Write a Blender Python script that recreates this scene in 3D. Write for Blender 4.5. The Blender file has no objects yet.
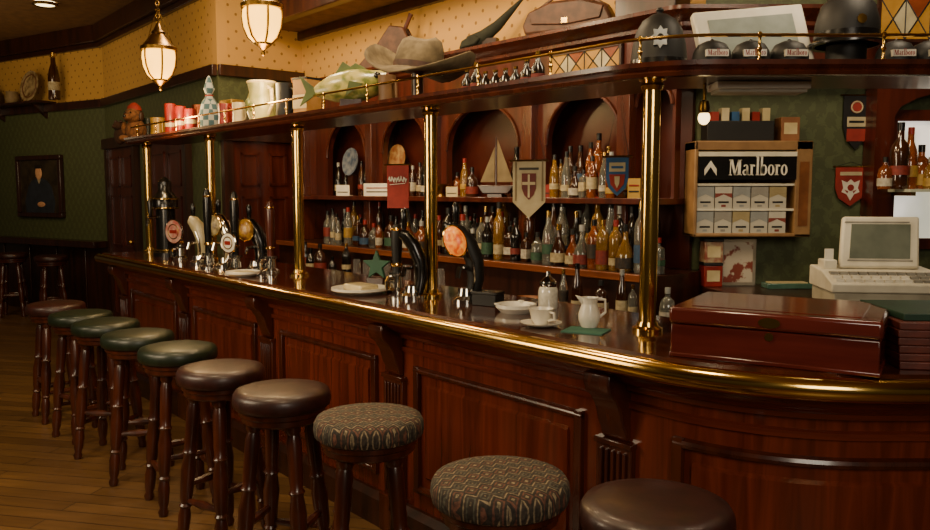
import bpy, bmesh, math, random
from math import sin, cos, tan, pi, radians as R_
from mathutils import Vector, Matrix
random.seed(11)
SC = bpy.context.scene; COL = SC.collection
F = 805.; PIT = math.atan(74/805.); H = 1.6
def ray(px, py):
    x = (px-465)/F; y = (265-py)/F
    return Vector((x, cos(PIT)+y*sin(PIT), -sin(PIT)+y*cos(PIT)))
O = Vector((0, 0, H))
TH = math.atan2(-.758, .652)
DU = Vector((cos(TH), sin(TH), 0)); DV = Vector((-sin(TH), cos(TH), 0))
BM = Matrix.Rotation(TH, 4, 'Z')
def B(u, v, z=0): return DU*u+DV*v+Vector((0, 0, z))
def at_z(px, py, z):
    d = ray(px, py); return O+d*((z-H)/d.z)
def at_v(px, v, z):
    d = ray(px, 191); p = d*(v/d.dot(DV)); return Vector((p.x, p.y, z))
def at_y(px, Y, z):
    d = ray(px, 191); return Vector((d.x/d.y*Y, Y, z))
def zy(py, Y): return H+(191-py)/805*Y      # height of a pixel row at depth Y
def T(x, y=None, z=None):
    return Matrix.Translation(Vector(x) if y is None else Vector((x, y, z)))
def RX(a): return Matrix.Rotation(R_(a), 4, 'X')
def RY(a): return Matrix.Rotation(R_(a), 4, 'Y')
def RZ(a): return Matrix.Rotation(R_(a), 4, 'Z')
# ---------------------------------------------------------------- materials
def lin(h):
    h = h.lstrip('#'); o = []
    for i in (0, 2, 4):
        c = int(h[i:i+2], 16)/255; o.append(c/12.92 if c <= .04045 else ((c+.055)/1.055)**2.4)
    return (*o, 1)
MATS = {}
def mat(name, c1, c2=None, rough=.5, metal=0, scale=10, st=(1, 1, 1), coat=0, trans=0, em=None, es=0, bump=0, ramp=(.35, .65), detail=3, dist=0):
    if name in MATS: return MATS[name]
    m = bpy.data.materials.new(name); m.use_nodes = True; nt = m.node_tree; N = nt.nodes; L = nt.links
    b = N['Principled BSDF']
    tc = N.new('ShaderNodeTexCoord'); mp = N.new('ShaderNodeMapping'); mp.inputs['Scale'].default_value = st
    no = N.new('ShaderNodeTexNoise'); no.inputs['Scale'].default_value = scale; no.inputs['Detail'].default_value = detail
    no.inputs['Distortion'].default_value = dist
    cr = N.new('ShaderNodeValToRGB')
    a = lin(c1); bb = lin(c2) if c2 else tuple(x*.78 for x in a[:3])+(1,)
    cr.color_ramp.elements[0].color = bb; cr.color_ramp.elements[1].color = a
    cr.color_ramp.elements[0].position = ramp[0]; cr.color_ramp.elements[1].position = ramp[1]
    L.new(tc.outputs['Object'], mp.inputs['Vector']); L.new(mp.outputs[0], no.inputs['Vector'])
    L.new(no.outputs['Fac'], cr.inputs['Fac']); L.new(cr.outputs['Color'], b.inputs['Base Color'])
    b.inputs['Roughness'].default_value = rough; b.inputs['Metallic'].default_value = metal
    b.inputs['Coat Weight'].default_value = coat; b.inputs['Coat Roughness'].default_value = .12
    b.inputs['Transmission Weight'].default_value = trans
    if em == 'ramp':
        L.new(cr.outputs['Color'], b.inputs['Emission Color']); b.inputs['Emission Strength'].default_value = es
    elif em:
        b.inputs['Emission Color'].default_value = lin(em); b.inputs['Emission Strength'].default_value = es
    if bump:
        bp = N.new('ShaderNodeBump'); bp.inputs['Strength'].default_value = bump; bp.inputs['Distance'].default_value = .01
        L.new(no.outputs['Fac'], bp.inputs['Height']); L.new(bp.outputs[0], b.inputs['Normal'])
    MATS[name] = m; return m
def math_(N, L, op, a, b=None):
    n = N.new('ShaderNodeMath'); n.operation = op
    for i, x in enumerate((a, b)):
        if x is None: continue
        if isinstance(x, (int, float)): n.inputs[i].default_value = x
        else: L.new(x, n.inputs[i])
    return n.outputs[0]
def base_nodes(name):
    m = bpy.data.materials.new(name); m.use_nodes = True; nt = m.node_tree
    tc = nt.nodes.new('ShaderNodeTexCoord'); sx = nt.nodes.new('ShaderNodeSeparateXYZ')
    nt.links.new(tc.outputs['Object'], sx.inputs[0])
    return m, nt.nodes, nt.links, nt.nodes['Principled BSDF'], tc, sx
def mix(N, L, fac, a, b):
    n = N.new('ShaderNodeMix'); n.data_type = 'RGBA'; L.new(fac, n.inputs[0])
    for s, x in ((6, a), (7, b)):
        if isinstance(x, tuple): n.inputs[s].default_value = x
        else: L.new(x, n.inputs[s])
    return n.outputs[2]
# dotted yellow wallpaper
m, N, L, b, tc, sx = base_nodes('yellow_wallpaper')
p = math_(N, L, 'MULTIPLY', math_(N, L, 'SINE', math_(N, L, 'MULTIPLY', sx.outputs[0], 42)), math_(N, L, 'SINE', math_(N, L, 'MULTIPLY', sx.outputs[2], 42)))
fac = math_(N, L, 'GREATER_THAN', p, .86)
L.new(mix(N, L, fac, lin('#ba8e48'), lin('#7e5a26')), b.inputs['Base Color']); b.inputs['Roughness'].default_value = .8
YEL = m
# green damask
m, N, L, b, tc, sx = base_nodes('green_damask')
no = N.new('ShaderNodeTexNoise'); no.inputs['Scale'].default_value = 14; no.inputs['Distortion'].default_value = 3; L.new(tc.outputs['Object'], no.inputs['Vector'])
p = math_(N, L, 'MULTIPLY', math_(N, L, 'SINE', math_(N, L, 'MULTIPLY', sx.outputs[0], 60)), math_(N, L, 'SINE', math_(N, L, 'MULTIPLY', sx.outputs[2], 42)))
fac = math_(N, L, 'GREATER_THAN', math_(N, L, 'ADD', math_(N, L, 'MULTIPLY', p, .5), math_(N, L, 'MULTIPLY', no.outputs['Fac'], 2)), 1.1)
L.new(mix(N, L, fac, lin('#454a2c'), lin('#4e5534')), b.inputs['Base Color']); b.inputs['Roughness'].default_value = .6
GRN = m
# floor planks
m, N, L, b, tc, sx = base_nodes('floor_planks')
mp = N.new('ShaderNodeMapping'); mp.inputs['Rotation'].default_value = (0, 0, R_(12)); L.new(tc.outputs['Object'], mp.inputs[0])
br = N.new('ShaderNodeTexBrick'); br.inputs['Scale'].default_value = 1; br.inputs['Brick Width'].default_value = 1.4; br.inputs['Row Height'].default_value = .11
br.inputs['Mortar Size'].default_value = .003; br.inputs['Color1'].default_value = lin('#74542f'); br.inputs['Color2'].default_value = lin('#5b4022'); br.inputs['Mortar'].default_value = lin('#241810')
L.new(mp.outputs[0], br.inputs['Vector'])
mp2 = N.new('ShaderNodeMapping'); mp2.inputs['Scale'].default_value = (1.5, 22, 1); L.new(mp.outputs[0], mp2.inputs[0])
no = N.new('ShaderNodeTexNoise'); no.inputs['Scale'].default_value = 2; no.inputs['Detail'].default_value = 5; L.new(mp2.outputs[0], no.inputs['Vector'])
mx = N.new('ShaderNodeMix'); mx.data_type = 'RGBA'; mx.blend_type = 'MULTIPLY'; mx.inputs[0].default_value = .8
L.new(br.outputs['Color'], mx.inputs[6])
cr = N.new('ShaderNodeValToRGB'); cr.color_ramp.elements[0].color = (.35, .35, .35, 1); cr.color_ramp.elements[1].color = (1.25, 1.25, 1.25, 1); L.new(no.outputs['Fac'], cr.inputs[0]); L.new(cr.outputs[0], mx.inputs[7])
L.new(mx.outputs[2], b.inputs['Base Color']); b.inputs['Roughness'].default_value = .36
FLOORM = m
# tapestry seat: woven bands of concentric diamonds
m, N, L, b, tc, sx = base_nodes('tapestry_cloth')
da = math_(N, L, 'MULTIPLY', math_(N, L, 'PINGPONG', sx.outputs[0], .042), 1/.042)
db = math_(N, L, 'MULTIPLY', math_(N, L, 'PINGPONG', sx.outputs[1], .02), .55/.02)
fr = math_(N, L, 'FRACT', math_(N, L, 'MULTIPLY', math_(N, L, 'ADD', da, db), .62))
cr = N.new('ShaderNodeValToRGB'); cr.color_ramp.interpolation = 'CONSTANT'; E = cr.color_ramp.elements
E[0].position = 0; E[0].color = lin('#87775c'); E[1].position = .1; E[1].color = lin('#3a2e24')
for ps, c in ((.22, '#5e3a2c'), (.32, '#2e261e'), (.46, '#7c6c54'), (.54, '#382e25'), (.68, '#4a483c'), (.78, '#2e261e'), (.9, '#6b5c48')):
    e = E.new(ps); e.color = lin(c)
L.new(fr, cr.inputs[0])
no = N.new('ShaderNodeTexNoise'); no.inputs['Scale'].default_value = 90; L.new(tc.outputs['Object'], no.inputs[0])
cr2 = N.new('ShaderNodeValToRGB'); cr2.color_ramp.elements[0].color = (.4, .4, .4, 1); cr2.color_ramp.elements[1].color = (1.4, 1.4, 1.4, 1); cr2.color_ramp.elements[0].position = .35; cr2.color_ramp.elements[1].position = .65; L.new(no.outputs['Fac'], cr2.inputs[0])
mx = N.new('ShaderNodeMix'); mx.data_type = 'RGBA'; mx.blend_type = 'MULTIPLY'; mx.inputs[0].default_value = .9
L.new(cr.outputs[0], mx.inputs[6]); L.new(cr2.outputs[0], mx.inputs[7]); L.new(mx.outputs[2], b.inputs['Base Color']); b.inputs['Roughness'].default_value = .8
TAP = m
# checked cloth
m, N, L, b, tc, sx = base_nodes('checked_cloth')
ch = N.new('ShaderNodeTexChecker'); ch.inputs['Scale'].default_value = 26; ch.inputs['Color1'].default_value = lin('#a8aca4'); ch.inputs['Color2'].default_value = lin('#42606a'); L.new(tc.outputs['Object'], ch.inputs[0]); L.new(ch.outputs[0], b.inputs['Base Color']); b.inputs['Roughness'].default_value = .9
HARL = m
WOOD = mat('mahogany', '#76301a', '#4a1c0e', .2, scale=2.6, st=(7, 7, .5), coat=.5, detail=8, dist=1.2, ramp=(.3, .7))
WOODH = mat('mahogany_across', '#6e2c18', '#481b0d', .2, scale=2.6, st=(.6, .6, 8), coat=.5, detail=8, dist=1.2, ramp=(.3, .7))
WOODT = mat('bar_top_wood', '#4a2212', '#2c1208', .14, scale=3, st=(4, 4, 1), coat=.6, detail=5)
WOODD = mat('dark_wood', '#381a0e', '#221008', .33, scale=3, st=(6, 6, .6), coat=.25, detail=5)
WOODC = mat('corbel_wood', '#522413', '#38160b', .26, scale=3, st=(6, 6, .6), coat=.45, detail=5)
WOODB = mat('backbar_wood', '#522012', '#36130a', .28, scale=3, st=(6, 6, .6), coat=.35, detail=6)
MIRR = mat('red_brown_backing', '#451a10', '#2c0f09', .28, scale=2)
BRASS = mat('polished_brass', '#e4bc66', '#d2a650', .16, 1, scale=6)
BRASSD = mat('aged_brass', '#8a6830', '#5c431c', .35, 1, scale=12)
CHROME = mat('chrome', '#d0ccc4', '#b8b4ac', .12, 1, scale=8)
SILV = mat('silver_badge', '#b0b0a8', '#90908a', .35, .3, scale=20)
BLK = mat('black_gloss', '#110f0e', '#0a0908', .24, coat=.2)
BLKM = mat('black_matt', '#0e0c0b', '#080706', .55)
WHITE = mat('white_china', '#e6e0d0', '#d6cfbd', .25, coat=.3)
PACKW = mat('pack_card', '#b8b2a2', '#a8a292', .5)
CREAM = mat('cream_ceramic', '#cdbd92', '#b5a478', .35, coat=.2)
IVORY = mat('old_ivory', '#b8ac8a', '#9c8e68', .3, coat=.3)
BEIGE = mat('beige_plastic', '#d4cdb8', '#c4bca6', .5)
GREYP = mat('grey_plastic', '#8a867a', '#77736a', .5)
SCREEN = mat('grey_screen', '#6a6f62', '#5c6156', .2, coat=.3)
SCRW = mat('pale_screen', '#9aa29a', '#868e86', .2, coat=.3)
LGRN = mat('green_leather', '#1b2618', '#131b10', .4, coat=.1, bump=.1, scale=30)
LMAR = mat('maroon_leather', '#351612', '#260f0b', .42, coat=.1, bump=.1, scale=30)
STW = mat('stool_wood', '#4c2110', '#2e1108', .3, scale=4, st=(6, 6, .7), coat=.35, detail=5)
HUM = mat('cherry_box', '#5c221a', '#441610', .2, scale=3, st=(.6, 5, 6), coat=.6, detail=5)
MENU = mat('maroon_leatherette', '#5c261c', '#481c14', .5, scale=30)
GBOOK = mat('dark_green_cover', '#1f4030', '#173224', .5)
FELT = mat('olive_brown_felt', '#706248', '#554934', .95, scale=20)
LEATH = mat('brown_leather', '#573420', '#3a2012', .55, scale=15, bump=.15)
OLIVE = mat('dark_olive_felt', '#24261a', '#181a10', .9, scale=20)
RED = mat('red_cloth', '#982a1c', '#761c12', .75)
REDG = mat('red_enamel', '#92241a', '#72180f', .35)
BLUE = mat('blue_cloth', '#2a5a8c', '#20486f', .75)
PEN = mat('ivory_cloth', '#c4b692', '#ac9d7a', .85)
SAIL = mat('beige_sail', '#807050', '#6a5c40', .85)
STARG = mat('green_star', '#2c5a42', '#214632', .6)
NAPG = mat('green_napkin', '#3f6f5c', '#315a4a', .85)
TOY = mat('brown_plush', '#7a4c28', '#543418', .95, scale=40, bump=.3)
ORNG = mat('amber_badge', '#f49a34', '#bc4606', .3, em='ramp', es=.85, scale=26, ramp=(.36, .66), dist=1.0)
PINK = mat('pink_badge', '#a05048', '#c0a090', .4, scale=25)
TAN = mat('tan_plastic', '#8e6c42', '#785834', .5)
LANT = mat('lantern_glass', '#e0a848', '#c88a30', .4, em='#ffb838', es=5)
LAMPE = mat('downlight_lens', '#fff0d0', em='#ffe0a0', es=6)
WIN = mat('daylight_pane', '#fff6e6', '#c8c4ae', em='ramp', es=.95, scale=5, ramp=(.36, .6), detail=1)
CEIL = mat('ceiling_paint', '#7e5a2e', '#6a4a24', .8)
CANV = mat('dark_canvas', '#3a301e', '#241c10', .5)
SKIN = mat('painted_skin', '#d8a478', '#b88460', .7)
CLEAR = mat('clear_glass', '#f0f0ea', '#e8e8e2', .04, trans=.9)
SUGAR = mat('sugar', '#dcd6c4', '#c8c2b0', .12, scale=60, coat=.8)
SGL = [mat('amber_pane', '#a87c34', '#8c6424', .25, em='#b07c2c', es=.16), mat('red_pane', '#824020', '#683018', .25, em='#823c1c', es=.14), mat('white_pane', '#b4a682', '#988a66', .25, em='#b4a478', es=.14)]
GLZ = {k: mat('bottle_'+k, a, b_, .05, coat=.7, trans=t) for k, a, b_, t in (
    ('amber', '#a4541a', '#7c3a0e', .45), ('dark', '#1a1612', '#110e0b', 0), ('green', '#2e4c26', '#1e361a', .4), ('clear', '#d0d0c2', '#b8b8aa', .85), ('brown', '#4c2811', '#341a0b', .35), ('gold', '#b8883a', '#966c24', .55))}
LBL = {k: mat('label_'+k, a, b_, .6, scale=40) for k, a, b_ in (('cream', '#b4a680', '#948460'), ('white', '#bcb4a2', '#948c7a'), ('red', '#802a1c', '#661e12'), ('black', '#1c1814', '#3a2c1c'), ('yellow', '#ac8838', '#8a6a28'), ('green', '#34563c', '#264230'), ('blue', '#34506e', '#283e58'))}
# ---------------------------------------------------------------- mesh builder
class MB:
    def __init__(s): s.v = []; s.f = []
    def add(s, vs, fs, M=None):
        k = len(s.v)
        s.v += [(M @ Vector(v)) if M else Vector(v) for v in vs]; s.f += [[i+k for i in f] for f in fs]; return s
    def bx(s, x0, x1, y0, y1, z0, z1, M=None):
        return s.add([(x0, y0, z0), (x1, y0, z0), (x1, y1, z0), (x0, y1, z0), (x0, y0, z1), (x1, y0, z1), (x1, y1, z1), (x0, y1, z1)],
                     [(0, 3, 2, 1), (4, 5, 6, 7), (0, 1, 5, 4), (1, 2, 6, 5), (2, 3, 7, 6), (3, 0, 4, 7)], M)
    def box(s, c, d, M=None):
        return s.bx(c[0]-d[0]/2, c[0]+d[0]/2, c[1]-d[1]/2, c[1]+d[1]/2, c[2]-d[2]/2, c[2]+d[2]/2, M)
    def lathe(s, pr, n=20, M=None, ph=0, cap=True):
        vs = []; fs = []; rings = []
        for r, z in pr:
            if r < 1e-6: rings.append([len(vs)]); vs.append((0, 0, z))
            else:
                rings.append(list(range(len(vs), len(vs)+n))); vs += [(r*cos(2*pi*i/n+ph), r*sin(2*pi*i/n+ph), z) for i in range(n)]
        for a, b in zip(rings, rings[1:]):
            for i in range(n):
                j = (i+1) % n
                if len(a) == 1 and len(b) == 1: continue
                if len(a) == 1: fs.append((a[0], b[i], b[j]))
                elif len(b) == 1: fs.append((a[i], a[j], b[0]))
                else: fs.append((a[i], a[j], b[j], b[i]))
        if cap:
            if len(rings[0]) > 1: fs.append(rings[0][::-1])
            if len(rings[-1]) > 1: fs.append(rings[-1])
        return s.add(vs, fs, M)
    def tube(s, pts, r, n=8, closed=False, M=None):
        pts = [Vector(p) for p in pts]; k = len(pts); vs = []; fs = []
        rr = r if isinstance(r, (list, tuple)) else [r]*k
        up = None
        for i, p in enumerate(pts):
            if closed: t = pts[(i+1) % k]-pts[i-1]
            else: t = pts[min(i+1, k-1)]-pts[max(i-1, 0)]
            t.normalize()
            if up is None:
                up = Vector((0, 0, 1)) if abs(t.z) < .9 else Vector((1, 0, 0))
            a = up-t*up.dot(t); a.normalize(); up = a; b = t.cross(a)
            vs += [p+(a*cos(2*pi*j/n)+b*sin(2*pi*j/n))*rr[i] for j in range(n)]
        for i in range(k if closed else k-1):
            for j in range(n):
                a0 = i*n; b0 = ((i+1) % k)*n; q = (j+1) % n
                fs.append((a0+j, a0+q, b0+q, b0+j))
        if not closed: fs += [list(range(n))[::-1], list(range((k-1)*n, k*n))]
        return s.add(vs, fs, M)
    def prism(s, poly, a0, a1, axis='y', M=None):
        n = len(poly)
        f = (lambda p, a: (p[0], a, p[1])) if axis == 'y' else ((lambda p, a: (p[0], p[1], a)) if axis == 'z' else (lambda p, a: (a, p[0], p[1])))
        vs = [f(p, a0) for p in poly]+[f(p, a1) for p in poly]
        fs = [list(range(n))[::-1], list(range(n, 2*n))]+[(i, (i+1) % n, n+(i+1) % n, n+i) for i in range(n)]
        return s.add(vs, fs, M)
    def ball(s, c, r, n=14, k=9, M=None):
        if not isinstance(r, (tuple, list)): r = (r, r, r)
        Q = T(c) @ Matrix.Diagonal((*r, 1))
        return s.lathe([(sin(pi*i/k) if 0 < i < k else 0, -cos(pi*i/k)) for i in range(k+1)], n, (M @ Q) if M else Q)
    def torus(s, c, R, r, n=24, k=8, M=None):
        return s.tube([(c[0]+R*cos(2*pi*i/n), c[1]+R*sin(2*pi*i/n), c[2]) for i in range(n)], r, k, True, M)
    def sweep(s, path, prof, t0=None, t1=None):
        smp = path.samples(path.a if t0 is None else t0, path.L if t1 is None else t1); n = len(prof); vs = []; fs = []
        for t in smp:
            p, tg, no = path.at(t); vs += [p+no*o+Vector((0, 0, z)) for o, z in prof]
        for i in range(len(smp)-1):
            for j in range(n):
                q = (j+1) % n; fs.append((i*n+j, i*n+q, (i+1)*n+q, (i+1)*n+j))
        fs += [list(range(n))[::-1], list(range((len(smp)-1)*n, len(smp)*n))]
        return s.add(vs, fs)
    def build(s, name, m, parent=None, bevel=0, world=False, ang=38, loc=None, rz=0):
        me = bpy.data.meshes.new(name)
        vs = s.v
        if world and parent is not None:
            Q = parent.matrix_basis.copy()
            if parent.parent: Q = parent.parent.matrix_basis @ Q
            I = Q.inverted(); vs = [I @ v for v in vs]
        me.from_pydata([tuple(v) for v in vs], [], s.f)
        bm = bmesh.new(); bm.from_mesh(me); bmesh.ops.recalc_face_normals(bm, faces=bm.faces); bm.to_mesh(me); bm.free()
        me.polygons.foreach_set('use_smooth', [True]*len(me.polygons)); me.set_sharp_from_angle(angle=R_(ang))
        me.materials.append(m)
        o = bpy.data.objects.new(name, me); COL.objects.link(o)
        if parent is not None: o.parent = parent
        if loc is not None: o.location = loc
        o.rotation_euler = (0, 0, rz)
        if bevel:
            md = o.modifiers.new('bevel', 'BEVEL'); md.width = bevel; md.segments = 2; md.limit_method = 'ANGLE'
        return o
class Path:
    a = 0
    def __init__(s, v0, Y1, R, u0, X1):
        s.v0 = v0; s.u0 = u0; s.R = R; ang = -TH
        u = (Y1-DV.y*v0)/DU.y; uA = u-R*tan(ang/2)
        s.L1 = uA-u0; s.L2 = R*ang; s.C = B(uA, v0)+DV*R; s.E = s.C+Vector((0, -R, 0)); s.L3 = X1-s.E.x; s.L = s.L1+s.L2+s.L3
    def at(s, t):
        if t <= s.L1: return B(s.u0+t, s.v0), DU, DV
        if t <= s.L1+s.L2:
            a = TH+(t-s.L1)/s.R; no = Vector((-sin(a), cos(a), 0)); return s.C-no*s.R, Vector((cos(a), sin(a), 0)), no
        return s.E+Vector((t-s.L1-s.L2, 0, 0)), Vector((1, 0, 0)), Vector((0, 1, 0))
    def samples(s, t0, t1):
        c = [t0, t1]+[s.L1+s.L2*i/18 for i in range(19)]
        return sorted(set(round(x, 5) for x in c if t0-1e-6 <= x <= t1+1e-6))
    def mat(s, t):
        p, tg, no = s.at(t); return T(p) @ Matrix.Rotation(math.atan2(tg.y, tg.x), 4, 'Z')
def thing(name, label, cat, loc=(0, 0, 0), rz=0, group=None):
    o = bpy.data.objects.new(name, None); COL.objects.link(o); o.empty_display_size = .05
    o.location = loc; o.rotation_euler = (0, 0, rz); o['label'] = label; o['category'] = cat
    if group: o['group'] = group
    return o
def tag(o, label, cat, group=None):
    o['label'] = label; o['category'] = cat
    if group: o['group'] = group
    return o
def struct(o): o['kind'] = 'structure'; return o
def dup(root, loc, rz=0, label=None, group=None):
    r = root.copy(); COL.objects.link(r); r.location = loc; r.rotation_euler = (0, 0, rz)
    if label: r['label'] = label
    if group: r['group'] = group
    for ch in list(root.children):
        c = ch.copy(); COL.objects.link(c); c.parent = r
        for g in ch.children:
            d = g.copy(); COL.objects.link(d); d.parent = c
    return r
# condensed bold serif lettering (unit = x-height), drawn in the x/z plane
def serif_word(word, width, M, th=.0016):
    mb = MB(); x = 0
    def q(poly): mb.prism(poly, -th, 0, 'y', M)
    def r(x0, x1, z0, z1): q([(x0, z0), (x1, z0), (x1, z1), (x0, z1)])
    def ring(cx, cz, rx, rz, tx, tz, a0=0, a1=360, n=20):
        for i in range(n):
            a, c = R_(a0+(a1-a0)*i/n), R_(a0+(a1-a0)*(i+1)/n)
            q([(cx+rx*cos(a), cz+rz*sin(a)), (cx+rx*cos(c), cz+rz*sin(c)), (cx+(rx-tx)*cos(c), cz+(rz-tz)*sin(c)), (cx+(rx-tx)*cos(a), cz+(rz-tz)*sin(a))])
    adv = {'M': 1.22, 'a': .62, 'r': .5, 'l': .36, 'b': .66, 'o': .62}; tot = sum(adv[c]+.05 for c in word)-.05
    k = width/tot; M = M @ T(-width/2, 0, 0) @ Matrix.Diagonal((k, 1, k, 1))
    for c in word:
        if c == 'M':
            h = 1.45
            r(x+.1, x+.19, 0, h); r(x, x+.29, 0, .07); r(x, x+.2, h-.07, h)
            q([(x+.1, h), (x+.36, h), (x+.66, .0), (x+.5, 0)]); q([(x+.5, 0), (x+.6, 0), (x+.94, h), (x+.85, h)])
            r(x+.84, x+1.1, 0, h); r(x+.74, x+1.2, 0, .07); r(x+.86, x+1.2, h-.07, h)
        elif c == 'a':
            r(x+.34, x+.52, 0, .82); r(x+.34, x+.62, 0, .07); ring(x+.3, .76, .22, .24, .1, .09, 0, 165, 10); ring(x+.25, .27, .25, .27, .15, .09)
        elif c == 'r':
            r(x+.08, x+.27, 0, 1); r(x, x+.36, 0, .07); r(x, x+.2, .93, 1); ring(x+.36, .76, .14, .24, .12, .14, 20, 150, 8)
        elif c == 'l':
            r(x+.09, x+.28, 0, 1.75); r(x, x+.36, 0, .07); r(x, x+.2, 1.68, 1.75)
        elif c == 'b':
            r(x+.06, x+.24, 0, 1.75); r(x, x+.18, 1.68, 1.75); ring(x+.36, .5, .29, .5, .17, .09)
        else: ring(x+.31, .5, .31, .5, .18, .09)
        x += adv[c]+.05
    return mb
ORD = 'first second third fourth fifth sixth seventh eighth ninth tenth eleventh twelfth thirteenth fourteenth fifteenth sixteenth seventeenth eighteenth nineteenth twentieth'.split()
# ---------------------------------------------------------------- the room
struct(MB().bx(-12, 6, -3, 14, -.1, 0).build('floor', FLOORM))
CZ = 3.6
struct(MB().bx(-12, 6, -3, 14, CZ, CZ+.1).build('ceiling', CEIL))
P1 = Vector((-4.42, 10, 0)); P0 = Vector((-9.2, 12.94, 0)); P2 = Vector((-2.2, 7.28, 0)); P3 = P2+DV*.85
WV = P3.dot(DV); WY = 4.5
uc = (WY-DV.y*WV)/DU.y; P4 = B(uc, WV); P5 = Vector((4.6, WY, 0)); 
BZ = 2.67
def wall(name, a, c, z0, z1, m, y0=0, y1=.1, x0=0, x1=None, bevel=0):
    d = c-a; ln = d.length
    return struct(MB().bx(x0, ln if x1 is None else x1, y0, y1, z0, z1).build(name, m, loc=(a.x, a.y, 0), rz=math.atan2(d.y, d.x), bevel=bevel))
tn = 0
def trim(a, c, z0, z1, y0, y1, m=WOODD, x0=0, x1=None):
    global tn; tn += 1
    return wall('trim_%d' % tn, a, c, z0, z1, m, y0, y1, x0, x1, .006)
for nm, a, c in (('left', P0, P1), ('alcove', P1, P2), ('return', P2, P3), ('back', P3, P4), ('right_back', P4, P5)):
    wall('wall_'+nm, a, c, 0, BZ if nm != 'back' else 2.5, GRN)
    wall('wall_%s_upper' % nm, a, c, BZ if nm != 'back' else 2.5, CZ, YEL)
    if nm != 'back':
        trim(a, c, 3.4, CZ, -.1, 0)
        trim(a, c, 3.34, 3.4, -.05, 0)
    if nm in ('left', 'alcove', 'return'): trim(a, c, BZ-.05, BZ+.05, -.05, 0)
# lowered ceiling over the back bar, with its wooden beam
struct(MB().bx(0, (P4-P3).length, -.45, 0, 3.1, 3.2).build('ceiling_lowered', CEIL, loc=(P3.x, P3.y, 0), rz=TH))
tn += 1; struct(MB().bx(-.0, (P4-P3).length, -.55, -.45, 3.05, CZ).build('trim_%d' % tn, WOODD, loc=(P3.x, P3.y, 0), rz=TH, bevel=.01))
trim(P3, P4, 3.02, 3.1, -.05, 0)
wall('baseboard_left', P0, P1, 0, .9, WOODD, -.03, 0)
trim(P0, P1, .9, .98, -.22, 0)
for i in range(9): trim(P0, P1, .1, .88, -.045, -.03, WOODD, .15+i*.62, .2+i*.62)
wall('baseboard_alcove', P1, P2, 0, .2, WOODD, -.03, 0)
def door(name, a, c, x0, w, h, m=WOODB):
    d = c-a; rz = math.atan2(d.y, d.x); loc = a+d.normalized()*x0
    mb = MB().bx(0, w, -.04, 0, 0, h)
    for i in range(2):
        for z0, z1 in ((.12, .8), (.95, 1.55), (1.65, h-.1)):
            xx = .08+i*(w/2-.03); ww = w/2-.13
            for q in ((xx, xx+.025, z0, z1), (xx+ww-.025, xx+ww, z0, z1), (xx, xx+ww, z0, z0+.025), (xx, xx+ww, z1-.025, z1)): mb.bx(q[0], q[1], -.055, -.04, q[2], q[3])
    o = struct(mb.build(name, m, loc=(loc.x, loc.y, 0), rz=rz))
    f = MB().bx(-.09, 0, -.07, 0, 0, h+.1).bx(w, w+.09, -.07, 0, 0, h+.1).bx(-.12, w+.12, -.09, 0, h, h+.12)
    f.build('door_frame', WOODD, o)
    MB().ball((w-.09, -.075, 1.02), .03).tube([(w-.09, -.04, 1.02), (w-.09, -.075, 1.02)], .012).build('door_handle', BRASS, o)
door('door_1', P1, P2, .25, .95, 2.1); door('door_2', P1, P2, 1.75, 1.0, 2.1); door('door_3', P2, P3, .1, .62, 2.05)
# ---------------------------------------------------------------- the bar counter
RAIL = Path(1.985, 2.13, .87, -6.85, 2.6)
bl = RAIL.at(3)[0]
bar = thing('bar_counter', 'long curved mahogany bar counter with brass arm rail and panelled front', 'bar', (bl.x, bl.y, 0))
TOPZ = 1.10
MB().sweep(RAIL, [(.02, 1.045), (.7, 1.045), (.7, TOPZ), (.035, TOPZ), (.02, 1.085)]).build('countertop', WOODT, bar, world=True)
path_pts = [RAIL.at(t)[0]+Vector((0, 0, 1.062)) for t in RAIL.samples(0, RAIL.L)]
MB().tube(path_pts, .034, 14).build('arm_rail', BRASS, bar, world=True)
MB().sweep(RAIL, [(.17, 0.0), (.64, 0.0), (.64, 1.045), (.17, 1.045)]).build('front_panel', WOOD, bar, world=True)
MB().sweep(RAIL, [(.17, .93), (.14, .94), (.14, .955), (.11, .97), (.085, .99), (.06, 1.02), (.06, 1.045), (.17, 1.045)]).build('cornice_moulding', WOODH, bar, world=True)
MB().sweep(RAIL, [(.17, .87), (.155, .875), (.155, .895), (.17, .9)]).build('bead_moulding', WOODH, bar, world=True)
MB().sweep(RAIL, [(.17, 0), (.125, 0), (.125, .13), (.15, .16), (.17, .16)]).build('plinth', WOODD, bar, world=True)
PU = [-6.74, -5.49, -4.25, -2.99, -1.70]
cor = [(.17, 1.0), (.05, 1.0), (.045, .965), (.055, .935), (.085, .91), (.11, .87), (.125, .82), (.14, .79), (.15, .76), (.17, .75)]
for u in PU:
    Mx = RAIL.mat(u-RAIL.u0)
    MB().prism(cor, -.055, .055, 'x', Mx).build('corbel', WOODC, bar, .006, True)
    mb = MB().bx(-.075, .075, .145, .18, .1, .75, Mx)
    for i in range(5): mb.bx(-.056+i*.025, -.044+i*.025, .135, .146, .2, .72, Mx)
    mb.bx(-.08, .08, .135, .18, .735, .755, Mx).bx(-.085, .085, .12, .18, 0, .18, Mx)
    mb.build('pilaster', WOODC, bar, .003, True)
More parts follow.
